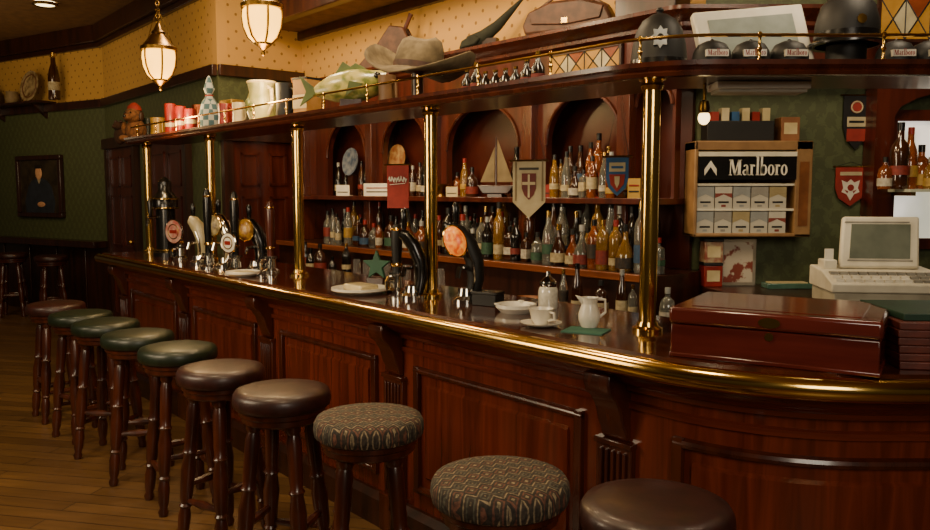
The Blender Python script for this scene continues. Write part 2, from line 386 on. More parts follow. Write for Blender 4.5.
def bar_panel(t0, t1, z0=.24, z1=.82):
    mb = MB(); w = .035
    for za, zb in ((z0, z0+w), (z1-w, z1)):
        mb.sweep(RAIL, [(.172, za), (.15, za+.006), (.146, (za+zb)/2), (.15, zb-.006), (.172, zb)], t0, t1)
    for t in (t0+w/2, t1-w/2): mb.bx(-w/2, w/2, .148, .175, z0, z1, RAIL.mat(t))
    o = mb.build('panel_moulding', WOODC, bar, .003, True)
    MB().sweep(RAIL, [(.172, z0+.07), (.16, z0+.085), (.16, z1-.085), (.172, z1-.07)], t0+.075, t1-.075).build('raised_field', WOOD, o, 0, True)
for a, c in zip(PU, PU[1:]): bar_panel(a-RAIL.u0+.15, c-RAIL.u0-.15)
tl = PU[-1]-RAIL.u0
bar_panel(tl+.24, tl+1.2); bar_panel(tl+1.34, tl+2.3)
# brass posts and the overhead shelf
CP = Path(2.28, 2.75, .5, -6.95, 3.0)
cl = CP.at(2.5)[0]
can = thing('overhead_shelf', 'long dark wood shelf above the bar carried on brass posts', 'shelf', (cl.x, cl.y, 1.98))
MB().sweep(CP, [(0, 1.995), (.42, 1.995), (.42, 2.03), (0, 2.03)]).build('shelf_board', WOODD, can, 0, True)
MB().sweep(CP, [(0, 1.985), (-.012, 1.988), (-.018, 2.0), (-.012, 2.008), (-.028, 2.02), (-.03, 2.036), (.012, 2.036), (.012, 1.985)]).build('fascia_moulding', WOODC, can, 0, True)
gr = MB().tube([CP.at(t)[0]+CP.at(t)[2]*.03+Vector((0, 0, 2.125)) for t in CP.samples(0, CP.L)], .006, 8).build('gallery_rail', BRASS, can, 0, True)
k = 0
while .15+k*.42 < CP.L:
    Mx = CP.mat(.15+k*.42); k += 1
    MB().lathe([(.012, 2.03), (.012, 2.04), (.005, 2.05), (.005, 2.07), (.009, 2.08), (.005, 2.09), (.005, 2.115), (.01, 2.125), (.006, 2.135), (0, 2.138)], 10, Mx @ T(0, .03, 0)).build('gallery_post', BRASS, gr, 0, True)
post = None
pl = ['farthest brass post, at the left end of the bar', 'brass post second from the far end of the bar', 'brass post standing behind the cluster of tall pump handles', 'brass post beside the amber oval tap badge', 'nearest brass post, beside the cherry wood box']
for i, u in enumerate(PU):
    loc = B(u if i < 4 else -1.74, 2.36, TOPZ)
    if post is None:
        post = thing('brass_post', pl[i], 'post', loc, TH, 'brass posts carrying the shelf')
        MB().lathe([(.031, .03), (.031, .86)], 24).build('shaft', BRASS, post)
        MB().lathe([(.055, 0), (.055, .012), (.04, .02), (.035, .035), (.0, .035)], 24).build('base_flange', BRASS, post)
        MB().lathe([(0, .85), (.035, .85), (.041, .865), (.035, .88), (.048, .885), (.048, .8945), (0, .8945)], 24).build('collar', BRASS, post)
    else: dup(post, loc, TH, pl[i])
# ---------------------------------------------------------------- back bar
bb = thing('back_bar', 'dark mahogany back bar with arched bays, shelves and heavy cornice', 'back bar', B(-4.4, 3.7, 0), TH)
VB = WV
def ubox(mb, u0, u1, v0, v1, z0, z1): return mb.bx(u0, u1, v0, v1, z0, z1, BM)
U0, U1 = -6.6, -2.6; U2 = -2.5
ubox(MB(), U0, U2, 3.28, VB-.01, 0, .91).build('cabinet_base', WOODB, bb, 0, True)
ubox(MB(), U0, U2, 3.2, VB-.01, .91, .95).build('counter', WOODC, bb, .004, True)
ubox(MB(), U0, U2, 3.46, VB-.01, .95, 1.16).build('bottle_step', WOODD, bb, .004, True)
ubox(MB(), U0, U2, 3.43, 3.46, 1.12, 1.16).build('step_nosing', mat('lit_edge_wood', '#8a4c22', '#6a3416', .3, scale=3, st=(.6, .6, 8), coat=.3), bb, .004, True)  # lighter orange edge colour stands in for light falling on the ledge
ubox(MB(), U0, U1, VB-.03, VB-.005, 1.16, 2.5).build('backing', MIRR, bb, 0, True)
SHZ = 1.56
ubox(MB(), U0, U1, 3.60, VB-.02, SHZ-.035, SHZ).build('upper_shelf', WOODB, bb, .004, True)
AR = [(-6.2, -5.6), (-5.36, -4.78), (-4.55, -3.8), (-3.56, -2.96), (-2.86, -2.62)]
edges = [U0]+[(AR[i][1]+AR[i+1][0])/2 for i in range(4)]+[U1]
for i, (a, c) in enumerate(AR):
    e0, e1 = edges[i], edges[i+1]; r = (c-a)/2; zt = 2.19; zs = zt-min(r, .3); zh = 2.25; mb = MB()
    v0, v1 = 3.74, 3.79
    ubox(mb, e0, a, v0, v1, SHZ, zs); ubox(mb, c, e1, v0, v1, SHZ, zs)
    n = 16
    pts = [((a+c)/2-r*cos(pi*j/n), zs+(zt-zs)*sin(pi*j/n)) for j in range(n+1)]
    mb.prism([(e0, zs)]+[(e0, zh), (pts[0][0], zh)]+[pts[0]], v0, v1, 'y', BM)
    mb.prism([pts[-1], (pts[-1][0], zh), (e1, zh), (e1, zs)], v0, v1, 'y', BM)
    for p, q in zip(pts, pts[1:]): mb.prism([p, (p[0], zh), (q[0], zh), q], v0, v1, 'y', BM)
    o = mb.build('arch_panel', WOODB, bb, 0, True)
    MB().tube([B(p[0], 3.735, p[1]) for p in pts], .012, 6).build('arch_moulding', WOODC, o, 0, True)
for e in edges[1:-1]+[U0+.05]:
    mb = MB(); ubox(mb, e-.045, e+.045, 3.68, 3.75, SHZ, 2.22); ubox(mb, e-.06, e+.06, 3.66, 3.75, 2.16, 2.22); ubox(mb, e-.055, e+.055, 3.67, 3.75, SHZ, 1.64)
    ubox(mb, e-.045, e+.045, 3.66, VB-.03, 1.16, SHZ-.035)
    mb.build('pilaster', WOODC, bb, .004, True)
BP = Path(3.6, 4.24, .12, U0, 3.4)
MB().sweep(BP, [(.08, 2.22), (.24, 2.22), (.24, 2.48), (.08, 2.48)]).build('frieze', WOODB, bb, 0, True)
MB().sweep(BP, [(.08, 2.44), (.05, 2.46), (.05, 2.48), (.0, 2.51), (-.03, 2.53), (-.03, 2.55), (.25, 2.55), (.25, 2.44)]).build('cornice', WOODC, bb, 0, True)
MB().sweep(BP, [(.08, 2.22), (.06, 2.225), (.06, 2.25), (.08, 2.26)]).build('frieze_moulding', WOODC, bb, 0, True)
# right back counter
rb = thing('service_counter', 'dark wood service counter under the cigarette rack', 'counter', (2.1, 4.0, 0))
MB().bx(1.55-2.1, 1.5, -.5, WY-4.01, 0, 1.04).build('cabinet_base', WOODB, rb)
MB().prism([(1.48, 3.42), (3.65, 3.42), (3.65, WY-.01), (1.3, WY-.01), (1.3, 4.34)], 1.04, 1.08, 'z').build('worktop', WOODD, rb, .004, True)
RCZ = 1.08
# window
wx0, wx1, wz0, wz1 = 2.36, 3.4, 1.34, 1.98
w = struct(MB().bx(wx0, wx1, WY-.03, WY-.005, wz0, wz1).build('window_1', WIN))
mb = MB()
for q in ((wx0-.06, wx0, wz0-.06, wz1+.06), (wx1, wx1+.06, wz0-.06, wz1+.06), (wx0, wx1, wz1, wz1+.06), (wx0, wx1, wz0-.06, wz0), (wx0, wx1, 1.66, 1.68), (wx0+.34, wx0+.36, wz0, wz1), (wx0+.68, wx0+.7, wz0, wz1)): mb.bx(q[0], q[1], WY-.06, WY, q[2], q[3])
mb.build('window_frame', WOODB, w)
n = 10
mb = MB(); pts = [(2.3+.6*(1-cos(pi*j/n)), 2.0+.16*sin(pi*j/n)) for j in range(n+1)]
for p, q in zip(pts, pts[1:]): mb.prism([p, (p[0], 2.24), (q[0], 2.24), q], WY-.14, WY-.01, 'y')
mb.bx(2.2, 2.3, WY-.14, WY-.01, 1.08, 2.24)
tn += 1; struct(mb.build('trim_%d' % tn, WOODB))
# ---------------------------------------------------------------- stools
SS = 1.05
def make_stool(cm, label):
    t = thing('bar_stool', label, 'stool', (0, 0, 0), 0, 'bar stools in a row')
    t.scale = (1, 1, SS)
    MB().lathe([(0, .71), (.18, .71), (.19, .717), (.194, .735), (.192, .758), (.183, .773), (.15, .781), (.07, .785), (0, .786)], 36).build('cushion', cm, t, ang=60)
    MB().lathe([(0, .66), (.155, .66), (.162, .667), (.162, .684), (.172, .692), (.172, .711), (0, .711)], 32).build('seat_frame', STW, t)
    for k in range(4):
        a = pi/4+k*pi/2
        top = Vector((.115*cos(a), .115*sin(a), .665)); bot = Vector((.19*cos(a), .19*sin(a), 0))
        pr = [(0, .02), (.03, .026), (.06, .019), (.1, .026), (.2, .029), (.25, .022), (.265, .029), (.28, .022), (.32, .028), (.5, .034), (.6, .025), (.62, .033), (.64, .025), (.7, .028), (.9, .03), (.94, .023), (.96, .031), (1, .028)]
        MB().tube([bot+(top-bot)*f for f, r in pr], [r for f, r in pr], 12).build('leg', STW, t)
    for k in range(4):
        f = .3 if k % 2 else .4
        a = pi/4+k*pi/2; c = a+pi/2; rr = .19-.075*f; z = .665*f
        p = Vector((rr*cos(a), rr*sin(a), z)); q = Vector((rr*cos(c), rr*sin(c), z))
        MB().tube([p+(q-p)*x for x in (0, .15, .3, .5, .7, .85, 1)], [.011, .013, .015, .02, .015, .013, .011], 8).build('stretcher', STW, t)
    return t
sp = {}
rows = [(55, 304, 'm', 'maroon topped bar stool farthest along the row'), (80, 314, 'g', 'green leather stool second from the far end of the row'),
        (105, 323, 'g', 'green leather stool third from the far end of the row'), (137, 335, 'g', 'green leather stool fourth from the far end of the row'),
        (177, 349, 'g', 'green leather stool nearest the camera, fifth from the far end'), (220, 370, 'm', 'maroon stool just after the last green leather stool'),
        (281, 393, 'm', 'dark maroon stool directly beyond the two patterned stools'), (368, 421, 't', 'patterned tapestry stool standing fully in view before the corbel'),
        (499, 484, 't', 'nearest patterned tapestry stool, legs cut by the photo bottom'), (655, 512, 'm', 'dark maroon stool at bottom right under the curved bar')]
CM = {'m': LMAR, 'g': LGRN, 't': TAP}
for i, (px, py, k, lb) in enumerate(rows):
    p = at_z(px+1, py+4, .78); p.z = 0
    if k not in sp: s = sp[k] = make_stool(CM[k], lb); s.location = p; s.rotation_euler = (0, 0, TH+.2*i)
    else: s = dup(sp[k], p, TH+.37*i, lb)
    if k == 't': s.rotation_euler = (0, 0, R_(98 if i == 7 else 112))
LD = (P1-P0).normalized(); LN = Vector((LD.y, -LD.x, 0)); LRZ = math.atan2(LD.y, LD.x)
def LW(px, off, z):
    rx = (px-465)/F; s = (P1.x-P1.y*rx)/(rx*-LD.y+LD.x)
    p = P1-LD*s+LN*off; return Vector((p.x, p.y, z))
for i, px in enumerate((8, 48, 88)):
    dup(sp['m'], LW(px, .5, 0), .3*i, ['dim stool under the wall ledge at the left edge', 'dim stool under the wall ledge below the portrait', 'dim stool under the wall ledge nearest the doors'][i], 'stools along the green wall')
# ---------------------------------------------------------------- lanterns
def lantern(px, py, Y, label, proto=None):
    loc = Vector(((px-465)/F*Y, Y, zy(py, Y)))
    if proto: return dup(proto, loc, 0, label)
    t = thing('pendant_lantern', label, 'lantern', loc, 0, 'hanging brass lanterns')
    MB().lathe([(0, 0), (.05, .005), (.085, .04), (.11, .1), (.118, .16), (.115, .2), (.1, .215), (0, .215)], 24).build('glass_bowl', LANT, t)
    cp = MB().lathe([(.0, .215), (.125, .212), (.128, .235), (.105, .25), (.07, .3), (.045, .33), (.05, .34), (.03, .36), (.015, .4), (0, .41)], 24).build('cap', BRASSD, t)
    MB().lathe([(0, -.075), (.012, -.065), (.014, -.05), (.008, -.04), (.03, -.02), (.052, -.004), (.055, .008), (0, .008)], 16).build('finial', BRASSD, t)
    for k in range(6):
        a = k*pi/3
        MB().tube([(r*cos(a), r*sin(a), z) for r, z in ((.052, .004), (.09, .04), (.114, .1), (.122, .16), (.12, .215))], .007, 6).build('rib', BRASSD, t)
    mb = MB(); z = .41; q = 0
    while z < CZ-loc.z+.01:
        mb.torus((0, 0, 0), .014, .003, 10, 5, T(0, 0, z) @ RZ(90*q) @ RX(90)); z += .022; q += 1
    mb.build('chain', BRASSD, t)
    for k in range(3):
        a = k*2*pi/3
        MB().tube([(.1*cos(a), .1*sin(a), .25), (.05*cos(a), .05*sin(a), .4), (.0, 0, .5)], .003, 5).build('hanger', BRASSD, cp)
    return t
L1 = lantern(165, 83, 5.9, 'brass hanging lantern in front of the far yellow wall')
lantern(267, 48, 5.0, 'nearer brass hanging lantern cut by the top of the photo', L1)
d = ray(45, 2); p = O+d*((CZ-H)/d.z)
t = thing('ceiling_downlight', 'round ceiling downlight glowing at the top left corner', 'downlight', (p.x, p.y, CZ-.03))
MB().lathe([(0, 0), (.1, 0), (.1, .03), (0, .03)], 20).build('lens', LAMPE, t); MB().torus((0, 0, .005), .11, .018, 24).build('trim_ring', BRASSD, t)
# ---------------------------------------------------------------- left wall: portrait and shelf
p = LW(44, 0, 0); Yd = p.y
w_ = 1.02; z0, z1 = zy(217, Yd), zy(156, Yd)
t = thing('portrait', 'dark framed portrait of a uniformed sitter on the green wall', 'painting', (p.x, p.y, z0), LRZ)
h = z1-z0
cv_ = MB().bx(-w_/2+.05, w_/2-.05, -.03, 0, .05, h-.05).build('canvas', CANV, t)
mb = MB()
for q in ((-w_/2, w_/2, 0, .06), (-w_/2, w_/2, h-.06, h), (-w_/2, -w_/2+.06, .06, h-.06), (w_/2-.06, w_/2, .06, h-.06)): mb.bx(q[0], q[1], -.06, 0, q[2], q[3])
mb.build('frame', WOODD, t, .008)
MB().prism([(-.33, .06), (.3, .06), (.34, .2), (.27, .4), (.18, .48), (.06, .52), (-.06, .52), (-.18, .48), (-.26, .4), (-.35, .2)], -.036, -.03).build('painted_coat', mat('painted_coat', '#2a303c', '#20252e', .6), cv_)
MB().ball((0, -.04, .585), (.075, .012, .09)).build('painted_face', SKIN, cv_)
MB().ball((0, -.042, .66), (.08, .011, .026)).build('painted_hair', mat('painted_hair', '#1c1712'), cv_)
MB().prism([(-.045, .5), (.045, .5), (.0, .44)], -.039, -.036).build('painted_collar', mat('dull_collar', '#a89878'), cv_)
MB().ball((.03, -.038, .17), (.09, .008, .035)).build('painted_hands', SKIN, cv_)
p = LW(35, 0, 0)
t = thing('wall_shelf', 'small dark plate shelf high on the green wall', 'shelf', (p.x, p.y, BZ-.03), LRZ)
SZL = BZ+.075
MB().bx(-.9, .62, -.26, 0, .08, .105).build('shelf_board', WOODD, t)
for x in (-.6, .4): MB().prism([(0, .08), (-.2, .08), (-.05, -.06), (0, -.1)], x-.02, x+.02, 'x').build('bracket', WOODD, t)
def lathe_thing(name, label, cat, loc, prof, m, n=18, group=None, rz=0):
    return tag(MB().lathe(prof, n).build(name, m, loc=loc, rz=rz), label, cat, group)
SZ2 = SZL
lathe_thing('jar', 'squat dark pottery jar at the left end of the wall shelf', 'jar', LW(10, .14, SZ2), [(0, 0), (.09, 0), (.13, .08), (.12, .17), (.08, .2), (.09, .23), (0, .23)], mat('dark_pottery', '#4a3622'))
lathe_thing('jar', 'small pale pot beside the plate on the wall shelf', 'jar', LW(29, .14, SZ2), [(0, 0), (.06, 0), (.09, .06), (.07, .14), (.08, .16), (0, .16)], mat('dull_pot', '#8a7450'))
p = LW(48, .14, SZ2)
t = thing('decorative_plate', 'round cream and brown plate propped up on the wall shelf', 'plate', p, LRZ)
Mx = T(0, 0, .2) @ RX(80)
MB().lathe([(0, 0), (.13, 0), (.2, .02), (.2, .028), (.12, .012), (0, .01)], 24, Mx).build('dish', mat('cream_brown_glaze', '#a8946c', '#5c4426', .4, scale=14), t)
MB().torus((0, 0, .018), .15, .01, 24, 6, Mx).build('painted_ring', mat('brown_glaze', '#6a4426'), t)
MB().bx(-.05, .05, -.03, .09, 0, .02).build('stand', WOODD, t)
# ---------------------------------------------------------------- bottles
SH = {'shouldered': [(0, 0), (.036, 0), (.039, .008), (.039, .17), (.034, .2), (.015, .225), (.013, .275)],
      'sloped': [(0, 0), (.035, 0), (.037, .008), (.037, .14), (.03, .19), (.016, .235), (.0135, .3)],
      'squat': [(0, 0), (.044, 0), (.048, .015), (.049, .1), (.04, .14), (.016, .165), (.015, .215)],
      'slim': [(0, 0), (.029, 0), (.031, .008), (.031, .2), (.026, .225), (.013, .25), (.012, .315)],
      'square': [(0, 0), (.044, 0), (.046, .006), (.046, .17), (.04, .185), (.015, .2), (.014, .25)],
      'waisted': [(0, 0), (.036, 0), (.041, .015), (.036, .07), (.034, .1), (.041, .15), (.036, .185), (.015, .215), (.014, .28)],
      'decanter': [(0, 0), (.03, 0), (.046, .03), (.05, .07), (.04, .11), (.02, .15), (.013, .18), (.016, .24)]}
MC = {}
def bottle(loc, shape, col, lab, label, group, s=1, rz=0):
    t = thing('bottle', label, 'bottle', loc, rz, group)
    pr = SH[shape]; n = 4 if shape == 'square' else 16; ph = pi/4 if n == 4 else 0
    cap = random.choice([BLK, BRASS, BLK, BLKM, SILV, REDG])
    lo = random.choice([.03, .045, .06]); lh = random.choice([.04, .055, .08])
    if shape in ('squat', 'decanter'): lo, lh = .02, .055
    key = (shape, col, lab, s, cap.name, lo, lh)
    if key not in MC:
        zt = pr[-1][1]; rn = pr[-1][0]; rb_ = max(r for r, z in pr)
        a = MB().lathe([(r*s, z*s) for r, z in pr], n, ph=ph).build('glass_body', GLZ[col], t, .004 if n == 4 else 0)
        b_ = MB().lathe([(rb_*s+.001, lo*s), (rb_*s+.001, (lo+lh)*s)], n, ph=ph, cap=False).build('paper_label', LBL[lab], t)
        c = MB().lathe([(rn*s+.002, (zt-.03)*s), (rn*s+.002, (zt+.006)*s), (0, (zt+.006)*s)], 12).build('cap', cap, t)
        MC[key] = [(x.name.split('.')[0], x.data, [(m_.width) for m_ in x.modifiers]) for x in (a, b_, c)]
    else:
        for nm, me, md in MC[key]:
            o = bpy.data.objects.new(nm, me); COL.objects.link(o); o.parent = t
            for w_ in md:
                q = o.modifiers.new('bevel', 'BEVEL'); q.width = w_; q.segments = 2; q.limit_method = 'ANGLE'
    return t
def bottle_row(pxs, v, z, where, group, shapes, cols, labs, jit=.03, s=1.0, Y=None, pj=2.6):
    for i, px in enumerate(pxs):
        shp = random.choice(shapes); c = random.choice(cols); l = random.choice(labs); px += random.uniform(-pj, pj)
        if Y: loc = at_y(px, Y+random.uniform(-jit, jit), z)
        else: loc = at_v(px, v+random.uniform(-jit, jit), z)
        nm = {'amber': 'amber', 'dark': 'black', 'green': 'green', 'clear': 'clear', 'brown': 'brown', 'gold': 'golden'}[c]
        sc_ = s*random.choice([.72, .85, .95, 1, 1.15])
        bottle(loc, shp, c, l, '%s %s bottle, %s label, %s from left %s' % (nm, shp, l, ORD[i], where), group, sc_, (TH if not Y else 0)+random.uniform(-.2, .2))
AS = ['shouldered', 'sloped', 'slim', 'square', 'squat', 'waisted', 'decanter']
LW_ = ['white', 'cream', 'white', 'cream', 'black', 'yellow', 'red', 'green', 'blue']
bottle_row([454, 463, 472, 481, 490, 499, 508, 518, 528, 538], 3.56, 1.16, 'in front row under model boat', 'bottles below the middle arch', AS, ['amber', 'brown', 'clear', 'clear', 'dark', 'gold', 'dark', 'green'], LW_, .012)
bottle_row([458, 467, 476, 485, 494, 503, 512, 521, 531], 3.68, 1.16, 'in middle row under model boat', 'bottles below the middle arch', ['sloped', 'slim', 'shouldered'], ['dark', 'brown', 'clear', 'amber', 'clear'], LW_, .008, 1.05, pj=1.5)
bottle_row([459, 468, 477, 486, 496, 505, 515, 525], 3.8, 1.16, 'in back row under model boat', 'bottles below the middle arch', ['sloped', 'slim', 'waisted'], ['dark', 'brown', 'green', 'amber', 'clear', 'gold'], LW_, .008, 1.12)
bottle_row([549, 560, 571, 582, 593, 604, 616, 628, 641, 652, 661], 3.54, 1.16, 'in front row behind nearest post', 'bottles below the right arches', AS, ['amber', 'dark', 'gold', 'brown', 'amber', 'clear', 'clear', 'gold'], LW_, .012, 1.05)
bottle_row([553, 564, 576, 587, 598, 610, 622, 634, 646], 3.66, 1.16, 'in middle row behind nearest post', 'bottles below the right arches', ['sloped', 'slim', 'shouldered'], ['dark', 'brown', 'clear', 'amber', 'gold'], LW_, .008, 1.1, pj=1.5)
bottle_row([555, 566, 577, 588, 600, 622, 634, 656], 3.78, 1.16, 'in back row behind nearest post', 'bottles below the right arches', ['sloped', 'slim', 'shouldered', 'waisted'], ['dark', 'brown', 'amber', 'gold', 'clear'], LW_, .01, 1.14)
bottle_row([556, 565, 574, 583, 592, 602, 612, 624], 3.65, SHZ, 'on upper shelf of right arch', 'bottles on the upper shelf', ['shouldered', 'sloped', 'square', 'waisted', 'decanter'], ['amber', 'gold', 'brown', 'clear', 'amber'], LW_, .01, .9)
bottle_row([560, 570, 580, 589, 597, 608], 3.83, SHZ, 'at back of upper right arch', 'bottles on the upper shelf', ['shouldered', 'sloped', 'slim'], ['amber', 'gold', 'amber', 'brown'], LW_, .006, 1.05, pj=1.5)
bottle_row([326, 333, 340, 348, 356, 364, 372, 381], 3.58, 1.16, 'in row below farthest arch', 'bottles below the far arch', AS, ['clear', 'clear', 'brown', 'dark', 'clear', 'amber'], LW_, .015)
bottle_row([330, 337, 345, 353, 361, 369, 377], 3.76, 1.16, 'in back row below farthest arch', 'bottles below the far arch', AS[:3], ['clear', 'gold', 'brown', 'dark'], LW_, .008, 1.1)
bottle_row([392, 401, 410, 419, 440, 447], 3.6, 1.16, 'below second arch near fourth post', 'bottles below the second arch', AS, ['clear', 'amber', 'brown', 'dark'], LW_, .014)
bottle_row([396, 405, 414, 423, 436, 444], 3.78, 1.16, 'in back row below second arch', 'bottles below the second arch', AS[:3], ['clear', 'brown', 'dark', 'amber'], LW_, .008, 1.1, pj=1.5)
bottle_row([338, 346, 361, 367], 3.84, SHZ, 'inside the farthest arch', 'bottles inside the far arches', ['sloped', 'slim'], ['brown', 'dark', 'amber'], ['cream', 'red'], .006, 1, pj=1)
bottle_row([412, 421, 427], 3.84, SHZ, 'inside the second arch', 'bottles inside the far arches', ['sloped', 'shouldered'], ['brown', 'dark', 'gold'], ['cream', 'white'], .006, 1, pj=1)
bottle_row([458, 465, 473, 516, 523, 530], 3.84, SHZ, 'inside middle arch beside model boat', 'bottles inside the middle arch', ['sloped', 'squat', 'shouldered'], ['brown', 'amber', 'gold', 'dark'], ['cream', 'yellow', 'red'], .006, .95, pj=1.2)
bottle_row([563, 580, 603, 622, 634, 650, 668], 3.31, .95, 'on counter edge behind nearest post', 'bottles on the back counter edge', ['squat', 'shouldered', 'sloped'], ['dark', 'brown', 'clear', 'dark'], ['cream', 'black', 'white'], .02, .85)
bottle_row([302, 311, 321, 331, 345], 3.31, .95, 'on counter edge at far end', 'bottles on the back counter edge', ['squat', 'shouldered', 'sloped'], ['dark', 'brown', 'dark'], ['cream', 'black', 'red'], .02, .9)
# glass shelf in front of window
gs = thing('glass_shelf', 'clear glass bottle shelf across the bright window', 'shelf', (2.7, 4.25, 1.6))
MB().bx(2.28, 3.5, 4.14, 4.36, 1.595, 1.61).build('shelf_plate', mat('shelf_glass', '#b8bca8', '#a8ac98', .1, coat=.3), gs, 0, True)
for x in (2.32, 3.1): MB().bx(x-.012, x+.012, 4.18, WY-.06, 1.575, 1.595).build('bracket', BRASS, gs, 0, True)
bottle_row([886, 898, 908, 918, 930, 944], 0, 1.61, 'on glass shelf by window', 'bottles on the glass shelf', ['shouldered', 'sloped', 'squat', 'waisted'], ['dark', 'brown', 'amber', 'amber', 'gold'], ['white', 'cream', 'red', 'yellow'], .03, 1.05, 4.25)
bottle(LW(71, .14, SZ2), 'sloped', 'brown', 'cream', 'tall old bottle at the right end of the plate shelf', 'wall shelf bottles', 1.9, LRZ)
# glasses upturned on the back counter
for i, px in enumerate((356, 366, 386, 396, 406, 418, 440)):
    lathe_thing('drinking_glass', 'upturned clear beer glass, %s from left on back counter edge' % ORD[i], 'glass', at_v(px, 3.32, .95), [(0, 0), (.034, 0), (.03, .1), (.026, .14), (0, .14)], CLEAR, 16, 'upturned glasses')
# ---------------------------------------------------------------- hanging pennants
def pennant(label, px, y0, y1, wpx, v, m, shape, deco, cat='pennant', topz=1.995, Y=None, name='pennant', rod=True):
    if Y is None:
        p = at_v(px, v, 0); rz = TH*.35
    else: p = at_y(px, Y, 0); rz = 0
    sc_ = p.y/F; w_ = wpx*sc_; zt = zy(y0, p.y); h = (y1-y0)*sc_
    t = thing(name, label, cat, (p.x, p.y, zt-h), rz)
    poly = {'swallow': [(-w_/2, h), (w_/2, h), (w_/2, h*.28), (0, 0), (-w_/2, h*.28)], 'rect': [(-w_/2, h), (w_/2, h), (w_/2, 0), (-w_/2, 0)],
            'shield': [(-w_/2, h), (w_/2, h), (w_/2, h*.45), (w_*.38, h*.2), (0, 0), (-w_*.38, h*.2), (-w_/2, h*.45)]}[shape]
    c = MB().prism(poly, -.003, .003).build('cloth', m, t)
    if rod:
        MB().tube([(-w_/2-.015, 0, h), (w_/2+.015, 0, h)], .005, 8).build('rod', BRASSD, t)
        MB().tube([(-w_/2, 0, h), (0, 0, topz-zt+h), (w_/2, 0, h)], .0015, 4).build('cord', BLKM, t)
    deco(c, w_, h); return t
def deco_ivory(t, w_, h):
    MB().prism([(-w_*.22, h*.78), (w_*.22, h*.78), (w_*.22, h*.52), (w_*.14, h*.4), (0, h*.32), (-w_*.14, h*.4), (-w_*.22, h*.52)], -.005, -.003).build('crest', mat('crest_red', '#6e2a20', '#54201a'), t)
    MB().prism([(-w_*.03, h*.76), (w_*.03, h*.76), (w_*.03, h*.36), (-w_*.03, h*.36)], -.007, -.005).prism([(-w_*.2, h*.63), (w_*.2, h*.63), (w_*.2, h*.58), (-w_*.2, h*.58)], -.007, -.005).build('crest_cross', PEN, t)
    MB().bx(-w_*.3, w_*.3, -.005, -.003, h*.84, h*.88).build('motto_band', mat('crest_black', '#3a3428'), t)
    for x in (-.43, .39): MB().bx(w_*x, w_*(x+.05), -.005, -.003, h*.3, h).build('border', mat('border_brown', '#7a6844'), t)
pennant('ivory swallow tailed pennant with dark red shield crest hanging behind the bar', 529, 161, 218, 33, 2.62, mat('aged_ivory', '#b4a684', '#9c8c68', .85), 'swallow', deco_ivory)
def deco_blue(t, w_, h):
    MB().prism([(-w_*.36, h*.55), (w_*.36, h*.55), (w_*.3, h*.3), (0, h*.1), (-w_*.3, h*.3)], -.005, -.003).build('red_field', RED, t)
    MB().bx(-w_*.36, w_*.36, -.005, -.003, h*.62, h*.85).build('pale_band', PEN, t)
    MB().prism([(-w_*.12, h*.5), (w_*.12, h*.5), (w_*.1, h*.32), (0, h*.2), (-w_*.1, h*.32)], -.007, -.005).build('pale_emblem', PEN, t)
    MB().bx(-w_*.26, w_*.26, -.007, -.005, h*.7, h*.76).build('band_print', BLUE, t)
pennant('small blue and red shield pennant hanging left of the nearest post', 617, 157, 196, 22, 2.62, BLUE, 'shield', deco_blue)
def deco_red(t, w_, h):
    MB().tube([(-w_*.42+w_*.84*i/20, -.005, h*.66+h*.07*sin(i*1.9)) for i in range(21)], .0042, 5).build('script_line', WHITE, t)
    MB().tube([(-w_*.36, -.005, h*.54), (w_*.34, -.005, h*.57)], .002, 5).build('script_underline', WHITE, t)
pennant('red rectangular banner with pale script hanging left of the second nearest post', 398, 165, 208, 23, 2.62, RED, 'rect', deco_red, 'banner', name='banner')
def deco_wall1(t, w_, h):
    MB().bx(-w_*.35, w_*.35, -.006, -.003, h*.42, h*.6).build('white_bar', PEN, t); MB().bx(-w_*.35, w_*.35, -.006, -.003, h*.15, h*.38).build('red_bar', RED, t)
    MB().lathe([(0, 0), (.035, 0), (.035, .004), (0, .004)], 16, T(0, -.003, h*.78) @ RX(90)).build('roundel', RED, t)
    MB().torus((0, 0, .004), .03, .004, 18, 5, T(0, -.003, h*.78) @ RX(90)).build('roundel_ring', PEN, t); MB().bx(-w_*.28, w_*.28, -.008, -.006, h*.49, h*.53).build('bar_print', BLKM, t)
pennant('black pennant with red and white bars on the green wall', 853, 97, 150, 26, 0, BLKM, 'shield', deco_wall1, Y=WY-.02, topz=2.2)
def deco_wall2(t, w_, h):
    MB().prism([(-w_*.3, h*.66), (-w_*.12, h*.6), (0, h*.68), (w_*.12, h*.6), (w_*.3, h*.66), (w_*.24, h*.46), (w_*.3, h*.36), (w_*.12, h*.3), (0, h*.14), (-w_*.12, h*.3), (-w_*.3, h*.36), (-w_*.24, h*.46)], -.0055, -.003).build('pale_emblem', WHITE, t)
    MB().lathe([(0, 0), (.018, 0), (.018, .003), (0, .003)], 14, T(0, -.0055, h*.47) @ RX(90)).build('emblem_core', RED, t)
    for s_ in (-1, 1): MB().prism([(s_*w_*.08, h*.38), (s_*w_*.2, h*.42), (s_*w_*.1, h*.32)], -.0075, -.0055).build('emblem_mark', RED, t)
    MB().bx(-w_*.36, w_*.36, -.006, -.003, h*.78, h*.87).build('pale_band', PEN, t)
pennant('red shield pennant with pale emblem below the black one', 850, 167, 206, 30, 0, RED, 'shield', deco_wall2, Y=WY-.02, topz=1.76)
